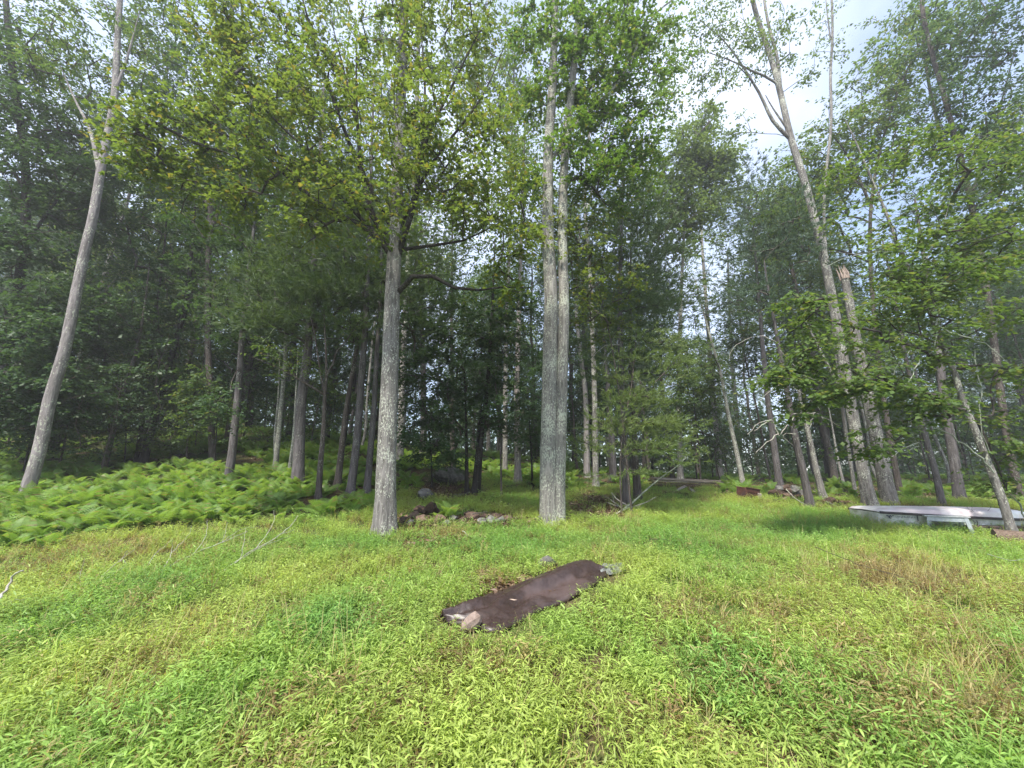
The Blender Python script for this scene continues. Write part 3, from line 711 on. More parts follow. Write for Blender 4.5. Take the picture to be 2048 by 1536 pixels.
hero('broken_tree', 'stout grey trunk snapped off with pinkish splintered top, right of the tall leaning trunk',
     [([(1781, 1012), (1765, 930), (1748, 850), (1732, 770), (1715, 690), (1702, 620), (1692, 570), (1689, 552)], 38, 42)], None, (), 'bark_grey', sides=24, ridge=.05, flare=.3)
_b = bpy.data.objects[-1] if False else None
hero('vine_tree', 'thin dark upright stem rising behind the tall leaning trunk into the sky gap',
     [([(1705, 960), (1690, 850), (1672, 700), (1655, 550), (1648, 400), (1662, 250), (1661, 150), (1665, 60), (1662, -40)], 10, 5), ([(1661, 80), (1655, 30), (1650, -20)], 4, 2)],
     'leaf_pale', [(1650, 40, 0, 40, 8), (1670, 100, 0, 30, 5), (1640, 90, 0, 30, 4)], 'bark_grey', Y=15, per=22, R=.5, size=.12, sides=10, lowfrac=.6, tilt=.9, flat=.3)
hero('plum_pine', 'slim plum-barked pine with short dead branch stubs, left of the stoutest dark pine',
     [([(1884, 1012), (1872, 950), (1855, 890), (1840, 830), (1825, 770), (1812, 720), (1790, 600), (1765, 480)], 19, 7)], 'leaf_mid', [(1800, 600, 0, 60, 14), (1780, 700, 0, 60, 12), (1760, 500, 0, 70, 14)], 'bark_plum', per=46, R=.5, size=.10, minz=3.4,
     extra=[('dead_branch', [[(1838, 885), (1800, 900), (1777, 920)], [(1838, 893), (1822, 897), (1814, 903)], [(1872, 933), (1892, 935)], [(1820, 700), (1790, 740), (1787, 786)]], 2.2, 1, 'greendead')])
hero('plum_pine', 'stoutest smooth dark pine trunk behind the boat, near the right edge',
     [([(1921, 1006), (1910, 930), (1898, 860), (1886, 790), (1878, 700), (1855, 560), (1830, 400)], 29, 12)], 'needle', [(1850, 500, 0, 90, 20), (1900, 620, 0, 70, 14), (1820, 400, 0, 90, 18), (1880, 380, 0, 80, 16)], 'bark_plum', per=130, R=.8, size=.18, flat=.09, lk='needle', minz=5, sides=18)
hero('leaning_tree', 'mottled trunk leaning left in front of the boat bow at the right edge',
     [([(2030, 1080), (2014, 1030), (2000, 985), (1972, 920), (1950, 860), (1925, 800), (1908, 740), (1880, 680), (1855, 610), (1835, 570), (1800, 500), (1770, 420), (1740, 350), (1710, 280), (1690, 240)], 26, 5),
      ([(1830, 560), (1850, 520), (1880, 470), (1900, 400)], 6, 3), ([(1760, 400), (1720, 370), (1660, 330)], 5, 2), ([(1790, 490), (1720, 508), (1640, 500)], 4, 2)],
     'leaf_right', [(1720, 680, -.6, 70, 14), (1620, 650, -.8, 60, 12), (1800, 620, -.5, 80, 28), (1880, 560, -.4, 80, 26), (1960, 600, -.3, 90, 26), (1790, 520, -.3, 70, 18), (1980, 460, 0, 100, 34), (1840, 440, 0, 80, 20), (1720, 420, 0, 60, 10), (1780, 780, -.5, 60, 13), (1850, 740, -.5, 70, 15), (1980, 740, 0, 90, 22), (1600, 720, -.8, 50, 12), (1550, 750, -.8, 40, 9), (2020, 860, 0, 60, 14), (1900, 300, 0, 90, 22), (1800, 300, 0, 80, 16), (2010, 300, 0, 100, 26), (1700, 340, 0, 50, 6), (1580, 600, -.5, 40, 5), (1730, 880, -.5, 50, 10), (2000, 960, .3, 40, 8), (1600, 790, -.8, 60, 12), (1680, 780, -.8, 60, 14), (1830, 820, -.5, 60, 14), (1700, 740, -.8, 60, 8), (1950, 500, -.3, 80, 20)],
     'bark_grey', per=38, R=.42, size=.105, flat=.07, rt=.0055, sides=16, lowfrac=.25, rise=0, ridge=.05,
     extra=[('dead_branch', [[(1988, 946), (1961, 917), (1921, 885), (1871, 854), (1833, 835)]], 5, 2, 'greendead', -.1),
            ('dead_branch', [[(1874, 640), (1870, 684), (1862, 704), (1839, 716), (1816, 765), (1787, 786)], [(1874, 652), (1921, 669), (1967, 687), (2017, 727)], [(1868, 645), (1874, 640), (1882, 641)]], 4, 1.6, 'greendead', -.5),
            ('dead_branch', [[(2014, 985), (2034, 1005), (2062, 1060)]], 6, 4, 'greendead', .3),
            ('dead_branch', [[(1950, 700), (1962, 780), (1960, 850), (1980, 905)], [(1805, 505), (1720, 508), (1650, 535)]], 3.5, 1.5, 'greendead', -.2)])

# ------------------------------------------------------------------ thin scattering volume added to imitate the soft veil of lens flare
hb = MB()
x0, x1, y0_, y1_, z0, z1 = -150, 150, -30, 140, -3, 34
hb.add([(x0, y0_, z0), (x1, y0_, z0), (x1, y1_, z0), (x0, y1_, z0), (x0, y0_, z1), (x1, y0_, z1), (x1, y1_, z1), (x0, y1_, z1)],
       [[3, 2, 1, 0], [4, 5, 6, 7], [0, 1, 5, 4], [1, 2, 6, 5], [2, 3, 7, 6], [3, 0, 4, 7]], False)
hm, n, l = new_mat('added_haze_air')
out = n.new('ShaderNodeOutputMaterial'); pv = n.new('ShaderNodeVolumePrincipled')
pv.inputs['Density'].default_value = 0.0019; pv.inputs['Color'].default_value = (.96, .97, 1, 1); pv.inputs['Anisotropy'].default_value = .3
l.new(pv.outputs[0], out.inputs['Volume'])
added_haze = build(hb, 'added_haze', hm); tag(added_haze, kind='stuff')

# splintered top of the broken tree (a part of it)
for o in bpy.data.objects:
    if o.name == 'broken_tree':
        br = o
b0 = np.array(br.location)
mb = MB(); tp = P(1689, 553, b0[1])
rr = np.random.default_rng(5)
for k in range(16):
    a = k / 16 * 2 * math.pi; rad = 0.13 * (0.5 + 0.5 * rr.uniform())
    s = tp + np.array([math.cos(a) * rad, math.sin(a) * rad, -0.12])
    tube(mb, np.array([s, s + [rr.normal(0, .02), rr.normal(0, .02), .22], s + [rr.normal(0, .04), rr.normal(0, .04), rr.uniform(.25, .62)]]), [0.05, 0.035, 0.004], 4)
build(mb, 'splintered_top', M['splinter'], br, b0)

# --- taller crowns right, behind
hero('tall_oak', 'tall leafy tree at the right with its crown edge rising diagonally against the sky',
     [([(1800, 985), (1775, 850), (1755, 700), (1740, 500), (1750, 350), (1790, 200), (1850, 60)], 16, 7), ([(1745, 420), (1700, 320), (1650, 250)], 8, 4), ([(1890, 300), (1860, 180), (1845, 60), (1840, -40)], 9, 5)],
     'leaf_mid', [(1640, 330, 0, 90, 44), (1600, 400, 0, 60, 20), (1720, 230, 0, 90, 44), (1790, 160, 0, 90, 44), (1700, 330, 1, 90, 30), (1860, 90, 0, 100, 44), (1560, 440, 0, 50, 12), (1780, 300, 1, 90, 26), (1650, 450, 0, 80, 18), (1830, 20, 0, 80, 24)],
     'bark_brown', Y=17, per=60, R=.8, size=.16, rt=.01, flat=.2, lowfrac=.35)
hero('tall_oak', 'tall tree with dark leaning trunk and full crown in the top right corner',
     [([(2040, 1000), (2010, 850), (1990, 700), (1960, 500), (1925, 330), (1890, 200), (1850, 50), (1840, -40)], 22, 9), ([(1940, 400), (1990, 250), (2030, 100)], 10, 5)],
     'leaf_dark', [(1930, 200, 0, 100, 44), (2000, 100, 0, 110, 44), (2020, 280, 0, 100, 34), (1900, 60, 0, 100, 34), (1960, 380, 0, 100, 26), (2060, 400, 0, 80, 20), (1850, 250, .5, 80, 20), (1990, 0, 0, 100, 24)],
     'bark_brown', Y=14, per=56, R=.65, size=.13, rt=.01, flat=.2, lowfrac=.35)
hero('round_oak', 'sunlit pale-green round crown in the distance below the sky gap',
     [([(1360, 950), (1358, 800), (1362, 600), (1370, 430), (1375, 300)], 14, 6)],
     'leaf_pale', [(1370, 300, 0, 70, 40), (1410, 340, 0, 60, 30), (1340, 370, 0, 70, 34), (1400, 240, 0, 40, 16), (1430, 400, 0, 60, 22), (1380, 430, 0, 80, 30), (1450, 320, 0, 40, 12), (1320, 440, 0, 60, 20)],
     'bark_grey', Y=22, per=80, R=1.0, size=.20, rt=.012, flat=.35, tilt=.8, lowfrac=.45)
hero('backlit_ash', 'tall thin-leaved tree in the distance between the maple crown and the double trunk',
     [([(1010, 930), (1012, 700), (1020, 450), (1025, 250), (1030, 80)], 12, 6)],
     'leaf_mid', [(1010, 250, 0, 80, 34), (960, 150, 0, 90, 30), (1040, 120, 0, 80, 26), (1000, 60, 0, 90, 24), (940, 380, 0, 90, 26), (1060, 400, 0, 70, 20)],
     'bark_grey', Y=19, per=50, R=.95, size=.18, rt=.01, flat=.3, tilt=.8, lowfrac=.4)
hero('backlit_ash', 'tall grey stem with thin high foliage behind the double trunk',
     [([(1190, 940), (1188, 750), (1180, 550), (1170, 380), (1185, 200), (1200, 40)], 13, 6), ([(1175, 420), (1215, 250), (1240, 100)], 7, 4)],
     'leaf_mid', [(1190, 420, 0, 80, 24), (1150, 250, 0, 80, 24), (1290, 380, 0, 70, 22), (1220, 60, 0, 80, 20), (1320, 180, 0, 50, 14), (1330, 100, 0, 50, 12)],
     'bark_grey', Y=18, per=50, R=.9, size=.17, rt=.01, flat=.3, tilt=.8, lowfrac=.4)
hero('tall_maple', 'tall dark tree filling the upper left behind the maple crown',
     [([(430, 900), (420, 780), (415, 640), (420, 450), (440, 250), (460, 60), (470, -60)], 16, 9), ([(420, 460), (500, 300), (500, 150)], 10, 5), ([(420, 420), (350, 260), (330, 100)], 10, 5)],
     'leaf_dark', [(450, 200, 0, 120, 56), (330, 180, 0, 110, 56), (400, 60, 0, 130, 56), (520, 330, 0, 110, 36), (300, 40, 0, 100, 26), (600, 200, 1, 110, 34), (550, 60, 1, 110, 28), (400, 330, 0, 110, 30), (560, 460, 0, 90, 22)],
     'bark_brown', Y=15, per=54, R=.75, size=.14, rt=.01, flat=.25, lowfrac=.4)
hero('tall_maple', 'tall mid-green tree behind the centre of the maple crown',
     [([(800, 925), (805, 750), (815, 550), (830, 350), (835, 150), (840, -20)], 15, 7)],
     'leaf_mid', [(830, 300, 0, 110, 34), (760, 200, 0, 110, 34), (900, 180, 0, 100, 30), (820, 80, 0, 120, 34), (700, 60, 0, 110, 26), (700, 400, 0, 90, 24), (870, 460, 0, 80, 20)],
     'bark_grey', Y=18, per=50, R=.9, size=.17, rt=.01, flat=.3, lowfrac=.4)

# ------------------------------------------------------------------ woodland behind: a few kinds, copied
LOWMASS = True
def proto_tree(name, kind, h, r0, nb, leaf, bark, per, R, size, lk, seed, spread=3.2, low=0.35, dead=0):
    r = np.random.default_rng(seed)
    root = empty(name, (0, -50, -30))
    mb = MB()
    n = 12
    z = np.linspace(-0.3, h * 0.93, n)
    wob = np.cumsum(r.normal(0, 0.10, (n, 2)), axis=0) * (h / 20)
    pts = np.column_stack([wob, z])
    rad = np.linspace(r0, r0 * 0.3, n)
    q = catmull(pts, 26); rd = np.interp(np.linspace(0, 1, 26), np.linspace(0, 1, n), rad)
    tube(mb, q, rd, 10, 0.05, True, 0.3, seed=seed)
    t = link('trunk', mb.mesh('trunk', M[bark]), root)
    att = []
    for _ in range(nb):
        f = r.uniform(low, 1.0)
        if kind == 'pine':
            rr_ = spread * (1.15 - f) ** 0.7 * r.uniform(0.25, 1)
            zz = h * f; zz = round(zz / 0.9) * 0.9 + r.normal(0, .12) - rr_ * .08
        else:
            rr_ = spread * math.sqrt(max(0.02, math.sin(math.pi * min(1, (f - low) / (1 - low) * .88 + .06)))) * math.sqrt(r.uniform(0.05, 1))
            zz = h * f
        a = r.uniform(0, 2 * math.pi)
        c = q[min(25, int(f * 25))]
        att.append([c[0] + rr_ * math.cos(a), c[1] + rr_ * math.sin(a), zz])
    ch, ends, dirs = grow(q, rd, np.array(att), h * low * 0.8, 0.9, 0.010, r, -0.1 if kind == 'pine' else 0.5)
    mb = MB()
    for p_, ra in ch: tube(mb, p_, ra, 4 if ra[0] > .02 else 3, cap=False)
    link('branch', mb.mesh('branch', M['twig']), root)
    mb = MB(); sprays(mb, ends, dirs, int(per * 1.35), R * 1.05, .10 if kind == 'pine' else .2, size, lk, .6, r=r)
    link('crown', mb.mesh('crown', M[leaf]), root)
    if dead:
        mb = MB()
        for _ in range(dead):
            zz = r.uniform(1.0, h * low); a = r.uniform(0, 6.28); L = r.uniform(.6, 2.0)
            c = q[min(25, int(zz / h * 25))]; c = np.array([c[0], c[1], zz])
            d = np.array([math.cos(a), math.sin(a), r.uniform(-.1, .3)])
            p_ = np.array([c, c + d * L * .5 + [0, 0, .05], c + d * L + [r.normal(0, .1), r.normal(0, .1), -.15 * L]])
            tube(mb, p_, [.016, .010, .004], 3, cap=False)
            for _k in range(3):
                s = c + d * L * r.uniform(.3, .9); e = d + r.normal(0, .6, 3); tube(mb, np.array([s, s + e * L * .3]), [.006, .003], 3, cap=False)
        link('dead_branch', mb.mesh('dead_branch', M['twig']), root)
    return root
def copy_tree(o):
    c = o.copy(); C.objects.link(c)
    for ch in o.children:
        k = ch.copy(); C.objects.link(k); k.parent = c
    return c

GRP = {
    'wood_tree': ('mid-green leafy tree among the woodland rows behind the clearing', 'leafy trees deep in the wood'),
    'shade_tree': ('dark-leaved tree with blackish trunk deep in the shaded wood', 'dark leafy trees deep in the wood'),
    'wood_pine': ('bare-trunked pine with dead lower twigs deep in the wood', 'pines deep in the wood'),
    'pole_tree': ('very thin bare pole-like trunk with a small high crown in the wood', 'thin pole trees in the wood'),
    'understory_sapling': ('low leafy sapling growing in the shade under the tall trees', 'saplings under the trees'),
}
def protos():
    d = {}
    d['wood_tree'] = [proto_tree('wood_tree', 'dec', 22, .22, 200, 'leaf_mid', 'bark_grey', 60, .95, .17, 'oval', 1),
                      proto_tree('wood_tree', 'dec', 20, .19, 190, 'leaf_mid', 'bark_brown', 60, .9, .16, 'oval', 2, 3.6, .2)]
    d['shade_tree'] = [proto_tree('shade_tree', 'dec', 19, .2, 200, 'leaf_dark', 'bark_dark', 64, .9, .16, 'oval', 3, 3.8, .14)]
    d['wood_pine'] = [proto_tree('wood_pine', 'pine', 22, .2, 170, 'needle', 'bark_plum', 140, 1.1, .24, 'needle', 4, 3.6, .38, 40),
                      proto_tree('wood_pine', 'pine', 20, .18, 160, 'needle_blue', 'bark_brown', 140, 1.1, .24, 'needle', 5, 3.4, .42, 50)]
    d['pole_tree'] = [proto_tree('pole_tree', 'dec', 17, .09, 50, 'leaf_mid', 'bark_grey', 50, .8, .15, 'oval', 6, 1.7, .6, 12),
                      proto_tree('pole_tree', 'dec', 15, .07, 50, 'leaf_dark', 'bark_brown', 50, .8, .15, 'oval', 7, 1.6, .5, 16)]
    d['understory_sapling'] = [proto_tree('understory_sapling', 'dec', 4.2, .035, 46, 'leaf_dark', 'bark_brown', 42, .5, .10, 'oval', 8, 1.6, .25),
                               proto_tree('understory_sapling', 'dec', 3.2, .03, 40, 'leaf_mid', 'bark_brown', 40, .45, .09, 'oval', 9, 1.4, .2)]
    return d
PR = protos()
used = {}
placed = []
for o in bpy.data.objects:
    if o.get('category') == 'tree' and o.location[2] > -10: placed.append((o.location[0], o.location[1]))
def place(kind, x, y, s=1.0, r=random):
    lst = PR[kind]
    pi = r.randrange(len(lst))
    if (kind, pi) not in used:
        used[(kind, pi)] = True; o = lst[pi]
    else:
        o = copy_tree(lst[pi])
    o.location = (x, y, float(terr(x, y)) - .05); o.rotation_euler = (r.gauss(0, .025), r.gauss(0, .025), r.uniform(0, 6.283))
    o.scale = (s, s, s * r.uniform(.9, 1.1))
    tag(o, GRP[kind][0], 'sapling' if kind == 'understory_sapling' else 'tree', GRP[kind][1])
    placed.append((x, y)); BG.append((kind, o))
MARKS = [(-400, 'the picture edge'), (45, 'the left edge leaning trunk'), (206, 'the thin brown trunk'), (285, 'the black leaning trunk'), (456, 'the white-footed trunk'), (596, 'the stout curved trunk'),
         (770, 'the lichen-spotted maple'), (945, 'the dark stem cluster'), (1108, 'the double trunk'), (1254, 'the low-boughed pine'), (1441, 'the pale plank-side trunk'), (1560, 'the stone heap'),
         (1740, 'the tall leaning trunk'), (1921, 'the stoutest dark pine'), (2030, 'the boat-side leaning trunk'), (2500, 'the right picture edge')]
SHORT = {'wood_tree': 'mid-green leafy tree', 'shade_tree': 'dark blackish-trunked tree', 'wood_pine': 'bare-trunked pine', 'pole_tree': 'thin pole-like tree', 'understory_sapling': 'low leafy sapling'}
BG = []
def label_bg():
    slots = {}
    for kind, o in BG:
        u = float(project(np.array(o.location))[0])
        k = max(i for i in range(len(MARKS) - 1) if u >= MARKS[i][0])
        slots.setdefault((kind, k), []).append(o)
    for (kind, k), lst in slots.items():
        lst.sort(key=lambda o: o.location[1])
        for i, o in enumerate(lst):
            word = 'only' if len(lst) == 1 else ('nearest' if i == 0 else ('second nearest' if i == 1 else 'farther'))
            o['label'] = '%s %s between %s and %s' % (word, SHORT[kind], MARKS[k][1], MARKS[k + 1][1])
R_ = random.Random(4)
def scatter(n, ymin, ymax, kinds, mind, amin=-1.45, amax=1.45, srange=(.8, 1.15), tries=4000):
    c = 0
    for _ in range(tries):
        if c >= n: break
        y = ymin + (ymax - ymin) * R_.random() ** 1.0
        a = R_.uniform(amin, amax); x = a * y
        if any((x - p[0]) ** 2 + (y - p[1]) ** 2 < mind ** 2 for p in placed): continue
        u, v = project((x, y, float(terr(x, y)) + .2))
        if u < -450 or u > 2480: continue
        k = kinds(a, y)
        if k: place(k, x, y, R_.uniform(*srange), R_); c += 1
def kinds_bg(a, y):
    q = R_.random()
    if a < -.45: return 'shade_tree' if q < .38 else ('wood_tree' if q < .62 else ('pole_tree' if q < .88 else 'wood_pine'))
    if a < .1: return 'wood_pine' if q < .28 else ('wood_tree' if q < .6 else ('pole_tree' if q < .85 else 'shade_tree'))
    return 'wood_pine' if q < .5 else ('wood_tree' if q < .62 else ('pole_tree' if q < .95 else 'shade_tree'))
scatter(34, 19, 27, kinds_bg, 2.2, -1.5, 1.6)
scatter(70, 27, 45, kinds_bg, 2.2, -1.5, 1.7)
scatter(60, 45, 75, kinds_bg, 3.0, -1.5, 1.7)
scatter(30, 13, 30, lambda a, y: 'understory_sapling' if (a < -.5) else None, 1.1, -1.45, .1, (.8, 1.5))
scatter(46, 22, 42, lambda a, y: 'understory_sapling', 1.2, -1.2, 1.5, (1.0, 2.0))
label_bg()
# the far wood, past the trees that can be told apart: one mass of foliage standing in depth
rf = np.random.default_rng(3)
mb = MB(); nf_ = 9000
fy_ = rf.uniform(46, 92, nf_); fx_ = rf.uniform(-1.75, 1.75, nf_) * fy_
fh_ = 13 * rf.uniform(0, 1, nf_) ** 1.3
cl_ = np.array([mnoise.noise(Vector((a * .09, b * .09, c * .16))) for a, b, c in zip(fx_, fy_, fh_)])
kf = cl_ > -.12 - .25 * (fh_ < 5)
ce = np.stack([fx_, fy_, terr(fx_, fy_) + fh_], 1)[kf]
sprays(mb, ce, np.tile([0, 0, 1.0], (len(ce), 1)), 26, 1.9, .35, .55, 'oval', .9, r=rf)
fw_ = build(mb, 'far_woodland', M['leaf_dark']); tag(fw_, kind='stuff')

# ------------------------------------------------------------------ point-instanced ground cover
def proto_collection(name, meshes):
    col = bpy.data.collections.new(name)
    for i, me in enumerate(meshes):
        o = bpy.data.objects.new('%s_%02d' % (name, i), me); col.objects.link(o)
    return col
def scatter_object(name, pts, rots, scl, idx, tint, col):
    me = bpy.data.meshes.new(name)
    me.vertices.add(len(pts)); me.vertices.foreach_set('co', pts.astype(np.float32).ravel())
    a = me.attributes.new('rot', 'FLOAT_VECTOR', 'POINT'); a.data.foreach_set('vector', rots.astype(np.float32).ravel())
    a = me.attributes.new('scl', 'FLOAT', 'POINT'); a.data.foreach_set('value', scl.astype(np.float32))
    a = me.attributes.new('idx', 'INT', 'POINT'); a.data.foreach_set('value', idx.astype(np.int32))
    a = me.attributes.new('tint', 'FLOAT_COLOR', 'POINT'); a.data.foreach_set('color', tint.astype(np.float32).ravel())
    o = link(name, me); tag(o, kind='stuff')
    g = bpy.data.node_groups.new(name, 'GeometryNodeTree')
    g.interface.new_socket('Geometry', in_out='INPUT', socket_type='NodeSocketGeometry')
    g.interface.new_socket('Geometry', in_out='OUTPUT', socket_type='NodeSocketGeometry')
    N, Lk = g.nodes, g.links
    gi, go = N.new('NodeGroupInput'), N.new('NodeGroupOutput')
    ip = N.new('GeometryNodeInstanceOnPoints'); ci = N.new('GeometryNodeCollectionInfo')
    ci.inputs['Collection'].default_value = col; ci.inputs['Separate Children'].default_value = True; ci.inputs['Reset Children'].default_value = True
    def attr(nm, t):
        x = N.new('GeometryNodeInputNamedAttribute'); x.data_type = t; x.inputs['Name'].default_value = nm
        return x.outputs['Attribute']
    e2r = N.new('FunctionNodeEulerToRotation')
    Lk.new(gi.outputs[0], ip.inputs['Points']); Lk.new(ci.outputs[0], ip.inputs['Instance'])
    ip.inputs['Pick Instance'].default_value = True
    Lk.new(attr('idx', 'INT'), ip.inputs['Instance Index'])
    Lk.new(attr('rot', 'FLOAT_VECTOR'), e2r.inputs[0]); Lk.new(e2r.outputs[0], ip.inputs['Rotation'])
    Lk.new(attr('scl', 'FLOAT'), ip.inputs['Scale'])
    Lk.new(ip.outputs[0], go.inputs[0])
    md = o.modifiers.new(name, 'NODES'); md.node_group = g
    return o

def blade(mb, base, d0, L, w, bend, r, segs=3):
    """a bent tapering blade"""
    up = np.array([0, 0, 1.0])
    side = np.cross(d0, up); sn = np.linalg.norm(side)
    side = side / sn if sn > 1e-3 else np.array([1.0, 0, 0])
    a = r.uniform(-.5, .5); side = side * math.cos(a) + np.cross(d0, side) * math.sin(a)
    t = np.linspace(0, 1, segs + 1); ws = w * np.array([.45, 1, .8, 0.05] if segs == 3 else np.interp(t, [0, .3, 1], [.6, 1, .05]))
    c = base + d0 * (L * t)[:, None] - up * (bend * L * t ** 2)[:, None]
    V = np.empty((2 * (segs + 1), 3)); V[0::2] = c - side * ws[:, None] / 2; V[1::2] = c + side * ws[:, None] / 2
    mb.add(V, [[2 * i, 2 * i + 1, 2 * i + 3, 2 * i + 2] for i in range(segs)], False)

def stilt_tuft(seed, stems=17, Rr=.17, h=(.08, .20)):
    r = np.random.default_rng(seed); mb = MB()
    for _ in range(stems):
        a = r.uniform(0, 6.283); q = math.sqrt(r.uniform()) * Rr
        b = np.array([q * math.cos(a), q * math.sin(a), -.02]); H = r.uniform(*h)
        lean = np.array([r.normal(0, .35), r.normal(0, .35), 1]); lean /= np.linalg.norm(lean)
        tube(mb, np.array([b, b + lean * H * .6, b + lean * H + [lean[0] * .03, lean[1] * .03, 0]]), [.0016, .0013, .0008], 3, cap=False)
        k = r.integers(5, 8)
        az = r.uniform(0, 6.283)
        for j in range(k):
            f = .35 + .65 * (j + 1) / k; az += math.pi + r.normal(0, .5)
            el = r.uniform(.05, .75)
            d = np.array([math.cos(az) * math.cos(el), math.sin(az) * math.cos(el), math.sin(el)])
            blade(mb, b + lean * H * f, d, r.uniform(.032, .068), r.uniform(.0065, .0115), r.uniform(.1, .6), r)
    return mb.mesh('stilt_grass_tuft', M['grass'])
def blade_tuft(seed, nb=26, Rr=.12, L=(.22, .5), w=.006):
    r = np.random.default_rng(seed); mb = MB()
    for _ in range(nb):
        a = r.uniform(0, 6.283); q = math.sqrt(r.uniform()) * Rr
        b = np.array([q * math.cos(a), q * math.sin(a), -.02])
        d = np.array([math.cos(a) * r.uniform(.1, .8) + r.normal(0, .2), math.sin(a) * r.uniform(.1, .8) + r.normal(0, .2), 1]); d /= np.linalg.norm(d)
        blade(mb, b, d, r.uniform(*L), w * r.uniform(.6, 1.3), r.uniform(.1, .7), r, 5)
    return mb.mesh('long_grass_tuft', M['grass'])
GCOL = proto_collection('grass_kinds', [stilt_tuft(21), stilt_tuft(22, 18, .19), stilt_tuft(23, 13, .15, (.12, .25)), stilt_tuft(24, 18, .18, (.06, .15)), blade_tuft(25), blade_tuft(26, 20, .10, (.3, .6), .005), blade_tuft(27, 34, .16, (.12, .30), .0065), blade_tuft(28, 9, .12, (.25, .50), .0045)])

FRONT = ([-200, 0, 60, 150, 230, 330, 480, 600, 735, 748, 830, 900, 960, 1045, 1075, 1140, 1250, 1300, 1330, 1400, 1440, 1500, 1540, 1640, 1720, 1800, 1900, 2100],
         [1110, 1098, 1102, 1082, 1072, 1062, 1056, 1038, 1030, 1003, 985, 975, 962, 962, 985, 985, 975, 962, 955, 962, 988, 998, 985, 1000, 1003, 1006, 1006, 1010])
def fern_edge(px): return np.interp(px, *FRONT)

# keep-out polygons in ground metres (tarp, boat, bench, heaps)
def inside(poly, x, y):
    c = np.zeros(x.shape, bool); n = len(poly)
    for i in range(n):
        x0, y0 = poly[i]; x1, y1 = poly[(i + 1) % n]
        k = ((y0 > y) != (y1 > y)) & (x < (x1 - x0) * (y - y0) / (y1 - y0 + 1e-12) + x0)
        c ^= k
    return c
TOP = [(880, 1229), (925, 1206), (975, 1186), (1030, 1166), (1085, 1146), (1120, 1133), (1150, 1125), (1175, 1126), (1206, 1135)]
BOT = [(892, 1240), (945, 1250), (990, 1262), (1040, 1240), (1085, 1216), (1125, 1200), (1165, 1180), (1195, 1162), (1214, 1148)]
tarp_top = [G(a, b, .06) for a, b in TOP]; tarp_bot = [G(a, b + 4, .03) for a, b in BOT]
KEEP = [[(p[0], p[1]) for p in tarp_top] + [(p[0], p[1] - .02) for p in reversed(tarp_bot)]]
def gpoly(pp): return [(G(a, b)[0], G(a, b)[1]) for a, b in pp]
KEEP.append(gpoly([(1725, 1036), (1840, 1046), (1975, 1052), (2070, 1052), (2070, 1020), (1725, 1012)]))
KEEP.append(gpoly([(795, 1055), (900, 1050), (1030, 1046), (1030, 1030), (900, 1022), (795, 1030)]))
KEEP.append(gpoly([(1545, 1000), (1640, 1002), (1640, 985), (1545, 985)]))

rg = np.random.default_rng(77)
def sample_area(dens_near, y0, y1, amax=1.75):
    area = (y1 ** 2 - y0 ** 2) * amax
    n = int(area * dens_near)
    y = np.sqrt(rg.uniform(y0 ** 2, y1 ** 2, n)); x = rg.uniform(-amax, amax, n) * y
    return x, y
xs, ys = [], []
for d, a, b in ((85, 1.2, 4), (62, 4, 8), (42, 8, 14), (16, 14, 20)):
    x, y = sample_area(d, a, b); xs.append(x); ys.append(y)
k_ = 5200; xs.append(rg.uniform(-9, 9, k_)); ys.append(rg.uniform(-4, 2.2, k_))
x = np.concatenate(xs); y = np.concatenate(ys); z = terr(x, y)
front = y < .6
px, py = project(np.stack([x, y, z], 1))
py = np.where(front, 1700, py); px = np.where(front, 1024, px)
keep = (px > -1000) & (px < 3000) & (py > fern_edge(px) - 3) & (py < 3500)
# bare shaded earth round the pine foot and behind the rock pile
bare = (((px - 1200) / 75) ** 2 + ((py - 1015) / 26) ** 2 < 1) | (((px - 900) / 75) ** 2 + ((py - 985) / 16) ** 2 < 1) | (((px - 1660) / 60) ** 2 + ((py - 1012) / 9) ** 2 < 1)
keep &= ~(bare & (rg.uniform(size=len(x)) < .9))
for k in KEEP: keep &= ~inside(k, x, y)
x, y, z, px, py = x[keep], y[keep], z[keep], px[keep], py[keep]
n_ = len(x)
def nz(s, ox=0.0):
    return np.array([mnoise.noise(Vector((a * s + ox, b * s, ox))) for a, b in zip(x, y)])
n1, n2, n3 = nz(.55), nz(1.3, 7), nz(2.6, 3)
def bl(cx, cy, rx, ry): return np.exp(-(((px - cx) / rx) ** 2 + ((py - cy) / ry) ** 2))
dry = .9 * bl(1760, 1165, 120, 40) + .5 * bl(1950, 1290, 150, 90) + .6 * bl(230, 1110, 150, 28) + .75 * bl(1410, 1430, 80, 40) + .6 * bl(40, 1140, 80, 25) + .5 * bl(560, 1420, 90, 40) + .5 * bl(1380, 1230, 70, 30) + .5 * bl(250, 1450, 130, 50) \
    + .7 * bl(920, 1250, 50, 14) + .6 * bl(1000, 1180, 40, 14) + .5 * bl(1500, 1240, 110, 40) + .45 * bl(1800, 1440, 200, 90) + .6 * bl(900, 1075, 70, 8) + .5 * bl(1900, 1200, 120, 60) + .3 * bl(300, 1230, 90, 30)
dry = np.clip(.06 + dry + .8 * np.maximum(0, n2 + .25 * n3 - .12), 0, 1)
lush = np.clip(.9 * bl(650, 1270, 110, 50) + .6 * bl(1450, 1370, 100, 60) + .7 * bl(1000, 1100, 500, 22) + .6 * bl(1650, 1060, 300, 26) + .5 * bl(330, 1180, 140, 22) + .5 * bl(60, 1250, 90, 40) + .5 * np.maximum(0, -n1 - .12), 0, 1)
yel = np.clip(.5 + 1.4 * n1 + .6 * bl(1330, 1130, 160, 40) + .5 * bl(450, 1260, 200, 60) + .5 * bl(1200, 1440, 250, 80) + .3 * bl(150, 1330, 200, 80) - lush, 0, 1)
col = np.zeros((n_, 4))
